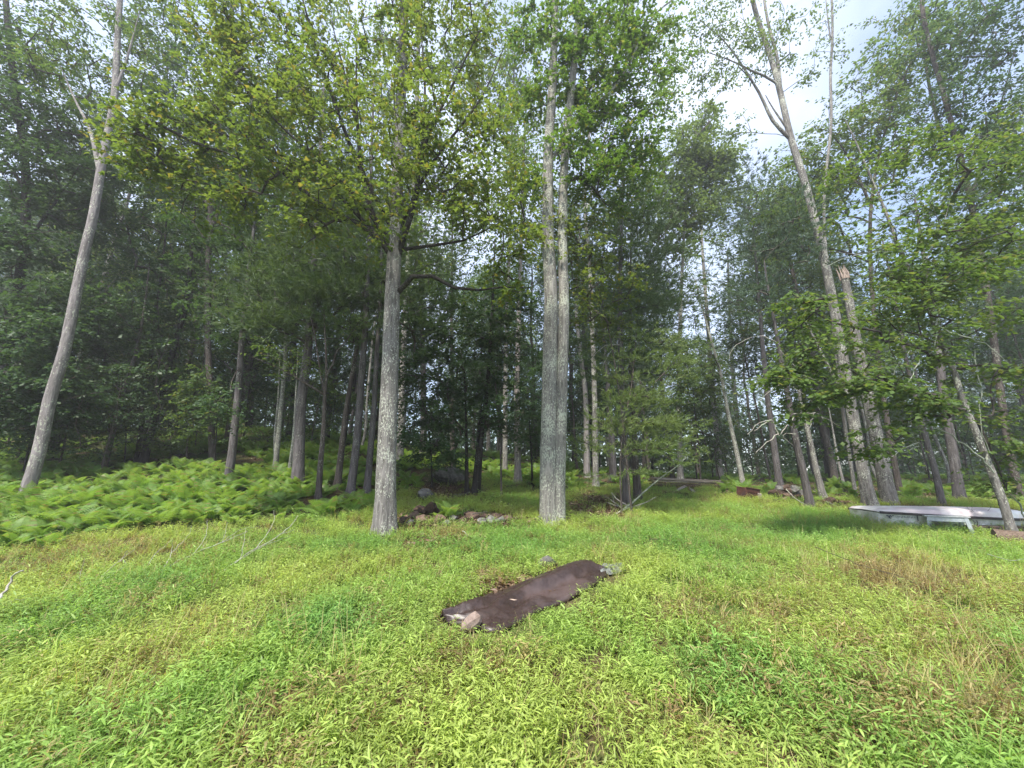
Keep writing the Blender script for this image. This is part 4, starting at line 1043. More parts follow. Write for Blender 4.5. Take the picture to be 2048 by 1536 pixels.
cy, cg, cb = np.array([.40, .49, .13]), np.array([.150, .315, .085]), np.array([.275, .430, .105])
col[:, :3] = cb + (cy - cb) * yel[:, None] + (cg - cb) * lush[:, None]
u = rg.uniform(size=n_)
isdry = u < dry * 1.05 + .03
cd = np.where(rg.uniform(size=n_)[:, None] < .5, np.array([.42, .34, .17]), np.array([.27, .165, .095]))
col[isdry, :3] = (cd * rg.uniform(.7, 1.15, n_)[:, None])[isdry]
col[:, :3] *= rg.uniform(.85, 1.15, n_)[:, None]
col[:, 3] = .82
idx = rg.integers(0, 4, n_)
idx[isdry & (rg.uniform(size=n_) < .6)] = 6
idx[rg.uniform(size=n_) < .12] = 6
straw = rg.uniform(size=n_) < .035 + .25 * dry
idx[straw] = 7; col[straw, :3] = np.array([.42, .35, .17]) * rg.uniform(.7, 1.1, (int(straw.sum()), 1))
tall = .6 * bl(1520, 1105, 120, 30) + .7 * bl(1650, 1110, 90, 30) + .6 * bl(1900, 1130, 200, 60) + .55 * bl(1950, 1350, 160, 140) + .35 * bl(420, 1150, 120, 30) + .3 * bl(500, 1420, 120, 60) + .06
istall = rg.uniform(size=n_) < tall * .55
idx[istall] = rg.integers(4, 6, istall.sum())
scl = rg.uniform(.8, 1.25, n_)
scl *= np.where(y > 9, 1.15, 1.0) * (1 + .35 * lush * (y < 5))
scl[istall] *= .75
# shorter right by the near edge of the tarp so the sheet stays in view
tb = np.array([(p[0], p[1]) for p in tarp_bot])
dist = np.min(np.hypot(x[:, None] - tb[None, :, 0], y[:, None] - tb[None, :, 1]), axis=1)
scl *= np.where(dist < .3, .6, 1)
rots = np.stack([rg.normal(0, .10, n_), rg.normal(0, .10, n_), rg.uniform(0, 6.283, n_)], 1)
scatter_object('grass', np.stack([x, y, z], 1), rots, scl, idx, col, GCOL)

# ferns
def fern_plant(seed, nf=7, L=(.42, .62)):
    r = np.random.default_rng(seed); mb = MB()
    for k in range(nf):
        a = k / nf * 6.283 + r.normal(0, .35); l_ = r.uniform(*L); el = r.uniform(.85, 1.42)
        d = np.array([math.cos(a) * math.cos(el), math.sin(a) * math.cos(el), math.sin(el)])
        out_ = np.array([math.cos(a), math.sin(a), 0])
        t = np.linspace(0, 1, 19)
        c = d * (l_ * t)[:, None] + out_ * (.30 * l_ * t ** 2)[:, None] - np.array([0, 0, 1]) * (.36 * l_ * t ** 2.4)[:, None]
        c = c + r.normal(0, .05, 3) * [1, 1, 0]
        tube(mb, c[::3], np.linspace(.003, .001, 7), 3, cap=False)
        side = np.cross(d, [0, 0, 1]); side /= np.linalg.norm(side)
        tg = np.gradient(c, axis=0); tg /= np.linalg.norm(tg, axis=1)[:, None]
        for j in range(3, 19):
            s = t[j]; pl = l_ * .27 * math.sin(math.pi * min(1, (s * .86 + .16))) ** .8 * (1.05 - .35 * s) + .012
            w = .030 * (1.15 - s * .6)
            for sg in (-1, 1):
                pd = side * sg * .93 + tg[j] * .38 - np.array([0, 0, .22]); pd /= np.linalg.norm(pd)
                b = c[j]; q = tg[j] * w
                V = [b - q * .3, b + q * .5, b + pd * pl * .5 + q * .55, b + pd * pl, b + pd * pl * .5 - q * .45]
                mb.add(V, [[0, 1, 2, 4]] if False else [[0, 1, 2], [0, 2, 4], [4, 2, 3]], False)
    return mb.mesh('fern_plant', M['fern'])
FCOL = proto_collection('fern_kinds', [fern_plant(31), fern_plant(32, 6), fern_plant(33, 8, (.35, .55)), fern_plant(34, 5, (.5, .72))])
xs, ys = [], []
for d, a, b in ((11, 5, 11), (7.5, 11, 20), (2.6, 20, 38), (1.0, 38, 60)):
    xx, yy = sample_area(d, a, b, 1.55); xs.append(xx); ys.append(yy)
fx = np.concatenate(xs); fy = np.concatenate(ys); fz = terr(fx, fy)
fpx, fpy = project(np.stack([fx, fy, fz], 1))
fk = (fpx > -1100) & (fpx < 3000) & (fpy < fern_edge(fpx) - 2 + rg.normal(0, 5, len(fx)))
q = rg.uniform(size=len(fx))
fn = np.array([mnoise.noise(Vector((a * .35, b * .35, 2.0))) for a, b in zip(fx, fy)])
right = fpx > 1500
fk &= np.where(right, (q < .30) & (fn > -.05), np.where(fpx > 1050, (q < .75) & (fn > -.25), (q < np.where(fy > 14, .8, 1.0)) & (fn > np.where(fy > 14, -.15, -.38))))
fk &= ~(((fpx - 905) / 70) ** 2 + ((fpy - 970) / 22) ** 2 < 1) & ~(((fpx - 1370) / 80) ** 2 + ((fpy - 972) / 12) ** 2 < 1)
fx, fy, fz = fx[fk], fy[fk], fz[fk]; m_ = len(fx)
print('grass', n_, 'fern', m_)
fs = rg.uniform(.55, 1.25, m_) * (1 + .35 * fn[fk])
scatter_object('fern_bed', np.stack([fx, fy, fz], 1), np.stack([rg.normal(0, .14, m_), rg.normal(0, .14, m_), rg.uniform(0, 6.283, m_)], 1), fs, rg.integers(0, 4, m_), np.zeros((m_, 4)), FCOL)

# dead leaves and crumbs on the bare earth, round the heaps and under the trees
def litter_patch(seed):
    r = np.random.default_rng(seed); mb = MB(); k = 26
    pos = np.stack([r.normal(0, .12, k), r.normal(0, .12, k), r.uniform(.005, .04, k)], 1)
    leaves(mb, pos, np.stack([r.normal(0, .5, k), r.normal(0, .5, k), np.ones(k)], 1), r.uniform(0, 6.28, k), r.uniform(.03, .075, k), 'maple')
    for _ in range(4):
        a = r.normal(0, .12, 3); a[2] = .02; b = a + r.normal(0, .09, 3) * [1, 1, .15]
        tube(mb, np.array([a, b]), [.004, .002], 3, cap=False)
    return mb.mesh('litter_patch', M['litter'])
M['litter'] = leaf_mat('dead_leaves', (0.060, 0.035, 0.020), (0.22, 0.14, 0.085), 0.1, (0.34, 0.26, 0.17))
LCOL = proto_collection('litter_kinds', [litter_patch(51), litter_patch(52), litter_patch(53)])
lx, ly = [], []
for (a, b, wa, wb, n__) in ((1200, 1015, 80, 26, 500), (900, 985, 80, 18, 380), (1660, 1012, 60, 9, 120), (915, 1044, 115, 8, 420), (1590, 1002, 60, 8, 160), (1000, 1168, 100, 14, 60), (905, 1078, 60, 7, 60), (1372, 985, 60, 7, 80), (1800, 1000, 200, 8, 200)):
    for _ in range(n__):
        p = G(a + rg.normal(0, wa * .5), b + rg.normal(0, wb * .5)); lx.append(p[0]); ly.append(p[1])
xx, yy = sample_area(1.6, 12, 40, 1.5); lx = np.r_[lx, xx]; ly = np.r_[ly, yy]
m__ = len(lx)
scatter_object('leaf_litter', np.stack([lx, ly, terr(lx, ly)], 1), np.stack([np.zeros(m__), np.zeros(m__), rg.uniform(0, 6.28, m__)], 1), rg.uniform(.7, 1.5, m__), rg.integers(0, 3, m__), np.zeros((m__, 4)), LCOL)

# ------------------------------------------------------------------ tarp with folds, stone, leaf
M['tarp'] = plain_mat('brown_plastic_sheet', (0.030, 0.018, 0.015), (0.052, 0.033, 0.029), 30, .42, .35, (1, 1, 1), .004, .5, c3=(0.078, 0.053, 0.049), s3=3)
nu, nv = 90, 26
tt = catmull(tarp_top, nu); tbm = catmull(tarp_bot, nu)
V = np.zeros((nu, nv, 3))
for i in range(nu):
    s = i / (nu - 1)
    for j in range(nv):
        t = j / (nv - 1)
        p = tt[i] * (1 - t) + tbm[i] * t
        g = float(terr(p[0], p[1]))
        h = .05 + .075 * (math.exp(-((t - .38) / .16) ** 2) * 1.1 + .5 * math.sin(math.pi * t)) * (.3 + .7 * smooth(0, .75, s)) * (1 - .75 * smooth(.86, 1, s))
        h += .026 * math.sin(t * 19 + s * 7 + 2 * math.sin(s * 5)) * math.sin(math.pi * t) + .02 * math.sin(s * 30 + 9 * t) * math.sin(math.pi * t) * math.exp(-((s - .28) / .16) ** 2)
        h += .055 * abs(mnoise.noise(Vector((s * 5, t * 2.2, 1)))) * (1 if s < .5 else .35) + .016 * mnoise.noise(Vector((s * 22 - t * 6, t * 4, 3)))
        h += .008 * abs(math.sin(s * 95 + t * 3)) * math.exp(-((t - .35) / .13) ** 2)
        jx = .02 * mnoise.noise(Vector((s * 14, 9, t))) * (1 if j in (0, nv - 1) else 0)
        V[i, j] = (p[0] + jx, p[1] + jx, g + h * (1 if 0 < j < nv - 1 else .35))
mb = MB()
iq = (np.arange(nu - 1)[:, None] * nv + np.arange(nv - 1)[None]).ravel()
mb.add(V.reshape(-1, 3), np.stack([iq, iq + 1, iq + 1 + nv, iq + nv], 1))
c0 = G(1050, 1190)
tarp = build(mb, 'tarp', M['tarp'], None, c0)
sd = tarp.modifiers.new('thickness', 'SOLIDIFY'); sd.thickness = .004
tag(tarp, 'crumpled dark brown plastic sheet lying in the grass over a low mound', 'tarp')
# grey crumpled loose end at the right of the sheet
M['film'] = plain_mat('dusty_clear_film', (0.05, 0.05, 0.048), (0.19, 0.20, 0.19), 25, .3, .5, (1, 1, 1), .01, .5)
mb = MB(); e0 = G(1196, 1140, .05); e1 = G(1246, 1134, .05)
nu, nv = 26, 12
V = np.zeros((nu, nv, 3))
for i in range(nu):
    for j in range(nv):
        s, t = i / (nu - 1), j / (nv - 1)
        p = e0 * (1 - s) + e1 * s + np.array([0, 1, 0]) * (.5 - t) * .36 * (1 - .25 * s)
        V[i, j] = (p[0], p[1], float(terr(p[0], p[1])) + .05 + .035 * math.sin(math.pi * t) + .03 * mnoise.noise(Vector((s * 4, t * 5, 4))) + .02 * math.sin(t * 16 + s * 3))
iq = (np.arange(nu - 1)[:, None] * nv + np.arange(nv - 1)[None]).ravel()
mb.add(V.reshape(-1, 3), np.stack([iq, iq + 1, iq + 1 + nv, iq + nv], 1))
tail = build(mb, 'loose_end', M['film'], tarp, c0); tail['label'] = 'grey crumpled translucent end of the sheet'
tail.matrix_parent_inverse.identity()

def rock(name, c, s, rot, mat, seed, label=None, cat='stone', group=None, parent=None, det=3, rough=.22):
    import bmesh
    bm = bmesh.new(); bmesh.ops.create_icosphere(bm, subdivisions=det, radius=1)
    o3 = Vector((seed * 3.1, seed * 1.7, seed * .9))
    for v in bm.verts:
        d = v.co.normalized()
        k = 1 + rough * 1.3 * mnoise.noise(d * 1.1 + o3) + rough * .6 * mnoise.noise(d * 2.8 + o3)
        # a few cut faces
        for q in range(5):
            nrm = Vector((math.sin(seed * 2.3 + q * 2.1), math.cos(seed * 1.1 + q * 1.3), math.sin(seed + q * 3.7))).normalized()
            dd = d.dot(nrm)
            if dd * k > .72: k = .72 / dd + .02
        v.co = Vector((d.x * k * s[0], d.y * k * s[1], d.z * k * s[2]))
    me = bpy.data.meshes.new(name); bm.to_mesh(me); bm.free(); me.materials.append(mat)
    for p in me.polygons: p.use_smooth = False
    o = link(name, me, parent, c); o.rotation_euler = rot
    if label: tag(o, label, cat, group)
    return o
M['pink'] = plain_mat('pink_granite', (0.20, 0.145, 0.12), (0.38, 0.29, 0.25), 14, .85, .5)
M['grey_stone'] = plain_mat('grey_stone', (0.07, 0.067, 0.062), (0.20, 0.19, 0.175), 9, .9, .6, c3=(0.06, 0.075, 0.035), s3=3)
M['brown_stone'] = plain_mat('brown_stone', (0.065, 0.040, 0.028), (0.17, 0.115, 0.085), 9, .9, .6)
M['rot'] = plain_mat('rotten_wood', (0.025, 0.018, 0.013), (0.10, 0.065, 0.045), 12, .95, .8)
p = G(943, 1246, .08); rock('stone', p, (.085, .055, .13), (.35, .6, .5), M['pink'], 7.7, 'upright pinkish stone slab at the near end of the brown plastic sheet', rough=.2, det=2)
p = G(1096, 1127, .06); rock('stone', p, (.14, .11, .10), (0, 0, .4), M['grey_stone'], 5.1, 'round grey stone at the far left corner of the brown plastic sheet')
# fallen leaf on the tarp
mb = MB(); p = G(1018, 1198, .16)
tv, tf = LEAF['oval']
mb.add(p + tv * .09 * [1, 1, 1.5], tf, False); lf = build(mb, 'fallen_leaf', plain_mat('dead_leaf', (0.45, 0.33, 0.26), (0.6, 0.48, 0.38), 20), None, p)
lf.rotation_euler = (0, 0, -1.2)
tag(lf, 'single pale dead leaf resting on the brown plastic sheet', 'leaf')

# ------------------------------------------------------------------ rock and debris pile in the centre
rk = np.random.default_rng(9)
ROCKS = [
  (833, 1032, 13, 'rot', 'narrow dark bark piece at the left end of the debris pile'), (852, 1036, 12, 'rot', 'small black lump between the two dark chunks of the debris pile'), (968, 1034, 14, 'rot', 'dark wood piece behind the right half of the debris pile'), (935, 1030, 14, 'rot', 'dark wood piece right behind the main fern of the debris pile'),  # px, py, size px, material, label
    (808, 1046, 16, 'rot', 'black rotten wood lump beside the foot of the lichen-spotted maple'),
    (826, 1036, 18, 'brown_stone', 'brown stone at the left of the debris pile'),
    (843, 1042, 20, 'brown_stone', 'pinkish brown boulder, largest in the left half of the debris pile'),
    (862, 1028, 24, 'rot', 'black rotten stump piece rising highest in the debris pile'),
    (842, 1026, 16, 'rot', 'dark rotten wood chunk left of the highest stump piece'),
    (878, 1044, 20, 'brown_stone', 'rusty brown stone below the fern in the debris pile'),
    (893, 1048, 13, 'grey_stone', 'small grey stone in front of the debris pile fern'),
    (905, 1040, 16, 'grey_stone', 'grey stone at the foot of the debris pile fern'),
    (945, 1036, 18, 'brown_stone', 'reddish brown stone just right of the debris pile fern'),
    (962, 1046, 16, 'grey_stone', 'pale grey stone in the middle of the debris pile front'),
    (980, 1044, 18, 'grey_stone', 'pale grey stone second from the right in the pile front'),
    (1000, 1044, 16, 'grey_stone', 'rightmost pale grey stone in the pile front'),
    (992, 1036, 16, 'rot', 'dark wood chunk behind the pale stones at the right of the pile'),
    (1016, 1040, 16, 'brown_stone', 'low brown stone near the right end of the debris pile'),
    (1030, 1040, 12, 'rot', 'small dark lump at the right tip of the debris pile'),
    (925, 1044, 14, 'rot', 'dark wood lump in front of the fern in the debris pile'),
    (820, 1048, 14, 'grey_stone', 'mossy grey stone at the lower left of the debris pile'),
]
for i, (a, b, s, mt, lb) in enumerate(ROCKS):
    p = G(a, b + 6, 0); k = s / F * math.dist(p, (0, 0, CAMZ)) * .62
    h = float(terr(p[0], p[1]))
    rock('rotten_wood' if mt == 'rot' else 'stone', (p[0], p[1], p[2] + k * .7 + (0.06 if b < 1030 else 0)), (k * rk.uniform(.95, 1.3), k * rk.uniform(.8, 1.1), k * rk.uniform(.65, .95)), (rk.uniform(-.4, .4), rk.uniform(-.4, .4), rk.uniform(0, 6)), M[mt], 10.3 + i * 1.37, lb, 'wood chunk' if mt == 'rot' else 'stone', det=3, rough=.3 if mt != 'rot' else .6)
def stick(name, label, paths, w, mat='deadwood', h=.1, cat='branch', Y=None, group=None, sides=6, hs=None):
    r = np.random.default_rng(abs(hash(label)) % 1000 if False else len(label) * 7 + len(paths))
    first = G(*paths[0][0][:2], h)
    mb = MB()
    for k, path in enumerate(paths):
        pts = []
        for q in path:
            hh = q[2] if len(q) > 2 else h
            pts.append(G(q[0], q[1], hh) if Y is None else P(q[0], q[1], Y))
        c = catmull(pts, max(5, 4 * len(pts)))
        c[1:-1] += r.normal(0, .006, c[1:-1].shape)
        ww = .8 * w[k] if isinstance(w, (list, tuple)) else .8 * w
        tube(mb, c, np.linspace(1, .35, len(c)) * px_rad(c[0], ww), sides)
    o = build(mb, name, M[mat], None, first)
    tag(o, label, cat, group)
    return o
stick('branch', 'short broken branch sticking out of the right side of the debris pile', [[(945, 1028, .25), (960, 1026, .28), (975, 1023, .3)]], 4, 'twig')
stick('branch', 'short pale stick lying in the grass in front of the debris pile', [[(925, 1062), (930, 1066), (936, 1072)]], 2.5, 'deadwood')
# fern and dry stems growing out of the pile
fm = link('fern_plant', FCOL.objects[0].data, None, G(905, 1038, .05)); fm.scale = (1.15, 1.15, 1.1)
tag(fm, 'single green fern sprouting from the middle of the debris pile', 'fern')
fm2 = link('fern_plant', FCOL.objects[2].data, None, G(880, 1040, .02)); fm2.scale = (.7, .7, .7)
tag(fm2, 'smaller fern left of the main fern in the debris pile', 'fern')
rock('boulder', G(903, 952, .25), (.65, .5, .32), (0, 0, .3), M['grey_stone'], 41.3, 'flat-topped mossy boulder under the olive-brown trunk', 'boulder')
rock('boulder', G(852, 992, .12), (.30, .25, .22), (0, 0, 1.3), M['grey_stone'], 43.3, 'pale lichen-spotted stone in shade left of the dark stem cluster', 'boulder')
rock('boulder', G(1080, 1042, .05), (.16, .12, .13), (0, 0, .3), M['grey_stone'], 44.3, 'small grey stone at the left foot of the double trunk', 'stone')
stick('log', 'short rotten log lying at the foot of the dark stem cluster', [[(905, 992, .1), (925, 990, .1), (942, 984, .14)]], 9, 'twig', cat='log', sides=8)

# ------------------------------------------------------------------ fallen branches
stick('branch', 'long bleached fallen branch with many upright twigs at the edge of the ferns',
      [[(322, 1140, .05), (386, 1109, .1), (444, 1085, .2), (495, 1062, .25)], [(328, 1136, .06), (342, 1106, .2), (345, 1079, .4)], [(342, 1106, .2), (376, 1072, .4), (383, 1051, .55)], [(386, 1109, .12), (410, 1075, .3), (415, 1040, .5)],
       [(444, 1085, .2), (452, 1060, .35), (455, 1045, .45)], [(400, 1103, .12), (415, 1082, .22)], [(444, 1085, .2), (480, 1060, .3), (520, 1052, .3)], [(290, 1138, .05), (310, 1110, .2), (342, 1080, .35)]],
      [5, 3, 2.2, 2, 1.6, 1.5, 1.6, 2.4])
stick('branch', 'fallen forked branch with silvery stem running up to the right, nearest the maple',
      [[(437, 1151, .03), (468, 1126, .08), (513, 1096, .18), (547, 1079, .25), (581, 1051, .4), (596, 1031, .5)], [(448, 1140, .05), (496, 1109, .14), (545, 1085, .2), (581, 1072, .22)], [(480, 1120, .1), (488, 1080, .35), (492, 1055, .5)], [(513, 1096, .18), (545, 1050, .45), (548, 1020, .6)], [(560, 1068, .3), (590, 1060, .3)]],
      [5, 3, 1.8, 2, 1.6])
stick('branch', 'thin Y-shaped grey branch lying in the yellow grass at the left',
      [[(164, 1189, .03), (191, 1164, .08), (232, 1126, .2), (270, 1099, .35)], [(185, 1172, .06), (215, 1155, .12), (252, 1130, .2)], [(240, 1122, .22), (256, 1100, .35)], [(232, 1126, .2), (248, 1121, .22), (252, 1130, .2)]], [4, 3, 2, 1.5])
stick('branch', 'thick white barkless stick entering the picture at the left edge',
      [[(-30, 1240, .1), (0, 1196, .22), (20, 1164, .34), (32, 1147, .42), (46, 1141, .45)]], 17)
stick('branch', 'thin twig in the grass below the white stick at the left edge', [[(-10, 1212, .1), (15, 1203, .14), (48, 1198, .15)]], 2.5)
stick('branch', 'two pale upright twig pieces standing in the grass left of the forked branches', [[(161, 1180, .05), (160, 1150, .15), (170, 1115, .35)]], 2.2)
stick('branch', 'long bare lichened branch leaning up to the right against the plank pile',
      [[(1228, 1031, .02), (1262, 1008, .2), (1290, 982, .55), (1318, 958, .9), (1345, 940, 1.2), (1372, 916, 1.6)], [(1325, 954, .98), (1333, 958, .95)], [(1372, 916, 1.6), (1374, 908, 1.7)], [(1355, 934, 1.3), (1378, 905, 1.7), (1386, 903, 1.7)]], [6, 2, 2, 1.5], 'greendead', Y=11.3)
stick('branch', 'shorter forked branch lying across the foot of the white pine',
      [[(1232, 1028, .05), (1255, 1016, .15), (1285, 1008, .25), (1312, 994, .4)], [(1262, 1014, .15), (1238, 1002, .3), (1222, 985, .4)], [(1270, 1012, .1), (1292, 1022, .08)]], [5, 3.5, 3], 'deadwood')
stick('branch', 'dead brushwood twigs left of the white pine foot', [[(1245, 1018, .1), (1222, 1000, .2), (1205, 990, .25)], [(1235, 1012, .1), (1212, 1004, .15)], [(1228, 1006, .1), (1225, 992, .3)]], 3, 'deadwood')
stick('branch', 'long thin dark twig arching over the dry grass at the right',
      [[(1631, 1094, .4), (1670, 1110, .42), (1736, 1135, .45), (1795, 1150, .42), (1857, 1182, .3)], [(1795, 1150, .42), (1786, 1138, .5)], [(1760, 1142, .44), (1800, 1160, .36), (1830, 1180, .25)]], [2.2, 1.4, 1.4], 'twig')
stick('branch', 'thin bent twig at the right edge above the dry grass', [[(1975, 1108, .3), (2010, 1118, .3), (2034, 1120, .28), (2060, 1116, .3)]], 2.2, 'greendead')
stick('branch', 'low dead twig arching out of the grass right of the tarp', [[(1286, 1088, .1), (1300, 1080, .2), (1325, 1078, .24), (1350, 1086, .15)]], 1.6, 'twig')

# ------------------------------------------------------------------ planks, bin, blocks, stone heap
M['plank'] = plain_mat('weathered_board', (0.16, 0.135, 0.115), (0.36, 0.31, 0.26), 6, .85, .5, (1, 14, 14))
M['plank_dark'] = plain_mat('dark_board', (0.05, 0.035, 0.028), (0.15, 0.105, 0.085), 6, .85, .5, (1, 14, 14))  # darker brown tone for some of the boards and the boat timber
def box_mesh(name, sx, sy, sz, mat, bev=.004):
    import bmesh
    bm = bmesh.new(); bmesh.ops.create_cube(bm, size=1)
    for v in bm.verts: v.co = Vector((v.co.x * sx, v.co.y * sy, v.co.z * sz))
    if bev: bmesh.ops.bevel(bm, geom=bm.edges[:], offset=bev, segments=1, affect='EDGES')
    me = bpy.data.meshes.new(name); bm.to_mesh(me); bm.free(); me.materials.append(mat)
    return me
pc = G(1372, 976); gz = float(terr(pc[0], pc[1]))
PL = [  # dx, dz level, length, yaw, dark, label
    (-.05, .03, 3.0, .02, 1, 'lowest dark board of the plank pile, front side'),
    (.10, .03, 2.7, -.04, 1, 'lowest dark board of the plank pile, back side'),
    (-.1, .09, 3.2, .05, 1, 'dark reddish board in the second layer of the plank pile, front side'),
    (.15, .09, 2.9, -.02, 0, 'grey board in the second layer of the plank pile, back side'),
    (.0, .16, 3.1, -.05, 1, 'dark board in the third layer of the plank pile, front side'),
    (-.2, .16, 2.6, .03, 0, 'grey board in the third layer of the plank pile, back side'),
    (.1, .23, 3.4, .03, 0, 'grey board in the fourth layer of the plank pile, front side'),
    (-.15, .23, 3.0, -.03, 1, 'dark board in the fourth layer of the plank pile, back side'),
    (.25, .30, 3.3, .0, 0, 'pale grey board on top of the plank pile reaching furthest right'),
    (-.2, .30, 2.9, .04, 0, 'pale board on top of the plank pile at its left end'),
    (.0, .36, 3.3, -.02, 0, 'topmost pale weathered board of the plank pile'),
]
for i, (dx, dz, L, yaw, dk, lb) in enumerate(PL):
    me = box_mesh('plank', L, .2 + .04 * (i % 3), .045, M['plank_dark' if dk else 'plank'])
    o = link('plank', me, None, (pc[0] + dx, pc[1] + (.12 if i % 2 else -.12), gz + dz + .03)); o.rotation_euler = (.02 * (i % 3 - 1), .035 + .008 * (i % 3), yaw)
    tag(o, lb, 'plank')
for a, b, L, w_, yaw, lb in ((1352, 978, 1.0, .12, .6, 'short board leaning across the front of the plank pile'), (1378, 981, .55, .2, 1.3, 'short stubby board propped below the right half of the plank pile')):
    p = G(a, b, .1); o = link('plank', box_mesh('plank', L, w_, .04, M['plank']), None, p - np.array([0, .35, 0])); o.rotation_euler = (.5, -.25, yaw); tag(o, lb, 'plank')

M['rust'] = plain_mat('rusty_steel', (0.040, 0.018, 0.014), (0.115, 0.045, 0.032), 9, .8, .5, c3=(0.05, 0.03, 0.03), s3=4)
bc = G(1496, 1000); root = empty('rusty_bin', bc, .25); root.rotation_euler = (.05, .14, .25)
tag(root, 'rusty dark red metal bin sunk in grass left of the stone heap', 'bin')
def lbox(name, c, s, mat, par, rot=(0, 0, 0), bev=.004):
    o = link(name, box_mesh(name, *s, mat, bev), par, c); o.rotation_euler = rot; return o
lbox('front_panel', (0, -.21, .20), (.56, .012, .40), M['rust'], root)
lbox('back_panel', (0, .21, .20), (.56, .012, .40), M['rust'], root)
lbox('side_panel', (-.274, 0, .20), (.012, .404, .40), M['rust'], root)
lbox('side_panel', (.274, 0, .20), (.012, .404, .40), M['rust'], root)
lbox('rim', (0, -.222, .405), (.60, .03, .025), M['rust'], root)
lbox('rim', (0, .222, .405), (.60, .03, .025), M['rust'], root)
lbox('rib', (0, -.222, .14), (.56, .014, .02), M['rust'], root)
lbox('rib', (0, -.222, .28), (.56, .014, .02), M['rust'], root)
M['concrete'] = plain_mat('pale_concrete', (0.25, 0.22, 0.18), (0.42, 0.38, 0.31), 12, .9, .5)
for a, b, rz, lb in ((1512, 1000, .2, 'left one of two small pale blocks beside the rusty bin'), (1520, 1002, -.3, 'right one of two small pale blocks beside the rusty bin')):
    p = G(a, b); o = link('block', box_mesh('block', .10, .13, .26, M['concrete'], .008), None, p + np.array([0, 0, .12])); o.rotation_euler = (.1, .15, rz); tag(o, lb, 'block')
HEAP = [(1552, 992, 14, 'rot', 'black wood lump at the left end of the stone heap'), (1566, 994, 18, 'rot', 'dark round log end in the left of the stone heap'), (1566, 984, 13, 'grey_stone', 'pale stone on top of the stone heap at its left'),
        (1580, 986, 15, 'brown_stone', 'brown stone high in the middle of the stone heap'), (1594, 986, 15, 'grey_stone', 'rounded pale stone at the top right of the stone heap'), (1584, 998, 14, 'brown_stone', 'brown stone at the front middle of the stone heap'),
        (1598, 1000, 14, 'rot', 'dark rotten chunk at the front of the stone heap'), (1606, 992, 13, 'grey_stone', 'small grey stone beside the smooth plum trunk'), (1574, 1002, 10, 'brown_stone', 'smallest brown stone at the foot of the stone heap'),
        (1612, 1000, 12, 'brown_stone', 'brown stone against the left side of the smooth plum trunk'), (1634, 992, 10, 'pink', 'pale stone just right of the smooth plum trunk'), (1668, 1004, 12, 'brown_stone', 'orange-brown lump in the grass left of the twin leaning trunks'),
        (1690, 1010, 9, 'rot', 'small dark lump beside the orange-brown one near the twin leaning trunks')]
for i, (a, b, s, mt, lb) in enumerate(HEAP):
    p = G(a, max(b, 994) + 4, 0); k = s / F * math.dist(p, (0, 0, CAMZ)) * .55
    up = max(0, 994 - b) / F * math.dist(p, (0, 0, CAMZ))
    rock('rotten_wood' if mt == 'rot' else 'stone', (p[0], p[1] + .1, p[2] + k * .8 + up), (k * 1.15, k, k * .85), (rk.uniform(-.5, .5), rk.uniform(-.5, .5), rk.uniform(0, 6)), M[mt], 60.3 + i * 2.1, lb, 'wood chunk' if mt == 'rot' else 'stone', rough=.35)
stick('stake', 'long straight pale stake slanting down to the right from the stone heap', [[(1572, 978, .55), (1592, 998, .3), (1628, 1019, .03)]], 3, 'deadwood', cat='stake')
stick('branch', 'dark knotted branch along the base of the stone heap', [[(1548, 1000, .1), (1580, 996, .15), (1606, 1006, .1)]], 5, 'twig')
stick('branch', 'pale bark strip lying in the grass right of the smooth plum trunk', [[(1652, 1004, .1), (1664, 1008, .1), (1678, 1014, .05)]], 4, 'deadwood')

# ------------------------------------------------------------------ upturned boat
M['gelcoat'] = plain_mat('chalky_white_hull', (0.66, 0.62, 0.62), (0.82, 0.80, 0.80), 5, .45, .08, (1, 1, 1), .003, .4, c3=(0.62, 0.52, 0.54), s3=1.4)
M['hull_side'] = plain_mat('dirty_white_side', (0.40, 0.41, 0.37), (0.62, 0.63, 0.60), 7, .6, .1, (1, 1, 1), .003, .3, c3=(0.28, 0.31, 0.22), s3=3)
M['rubber'] = plain_mat('grey_rubber_rail', (0.030, 0.026, 0.028), (0.085, 0.072, 0.072), 10, .7, .2)
M['ink'] = plain_mat('faded_dark_print', (0.03, 0.035, 0.05), (0.10, 0.11, 0.13), 30, .6, .05)
sA, sB = G(1730, 1044), G(2085, 1058)
dirv = (sB - sA); Lb = np.linalg.norm(dirv[:2]); ang = math.atan2(dirv[1], dirv[0])
slope = math.atan2(float(terr(sB[0], sB[1]) - terr(sA[0], sA[1])), Lb)
broot = empty('boat', (sA[0], sA[1], float(terr(sA[0], sA[1]))), ang); broot.rotation_euler = (0, -slope, ang)
tag(broot, 'white upturned boat with dark rubbing rail lying behind a low bench', 'boat')
ns = 44
def half(s):   # half beam, hull height above ground, rail height along the length (s: 0 stern .. 1 bow)
    w = .60 * (1 - max(0, (s - .45) / .55) ** 2.6) + .005
    if s < .03: w *= .90 + .10 * math.sqrt(max(0, 1 - (1 - s / .03) ** 2))
    top = .37 + .07 * math.sin(math.pi * min(1, s * .62)) 
    if s > .74: top -= .20 * ((s - .74) / .26) ** 2.2
    if s < .04: top -= .06 * (1 - s / .04) ** 2
    rail = .27 - .10 * s ** 1.0 + .03 * s * s
    return w, top, rail
hv_, rv_, sv_ = [], [], []
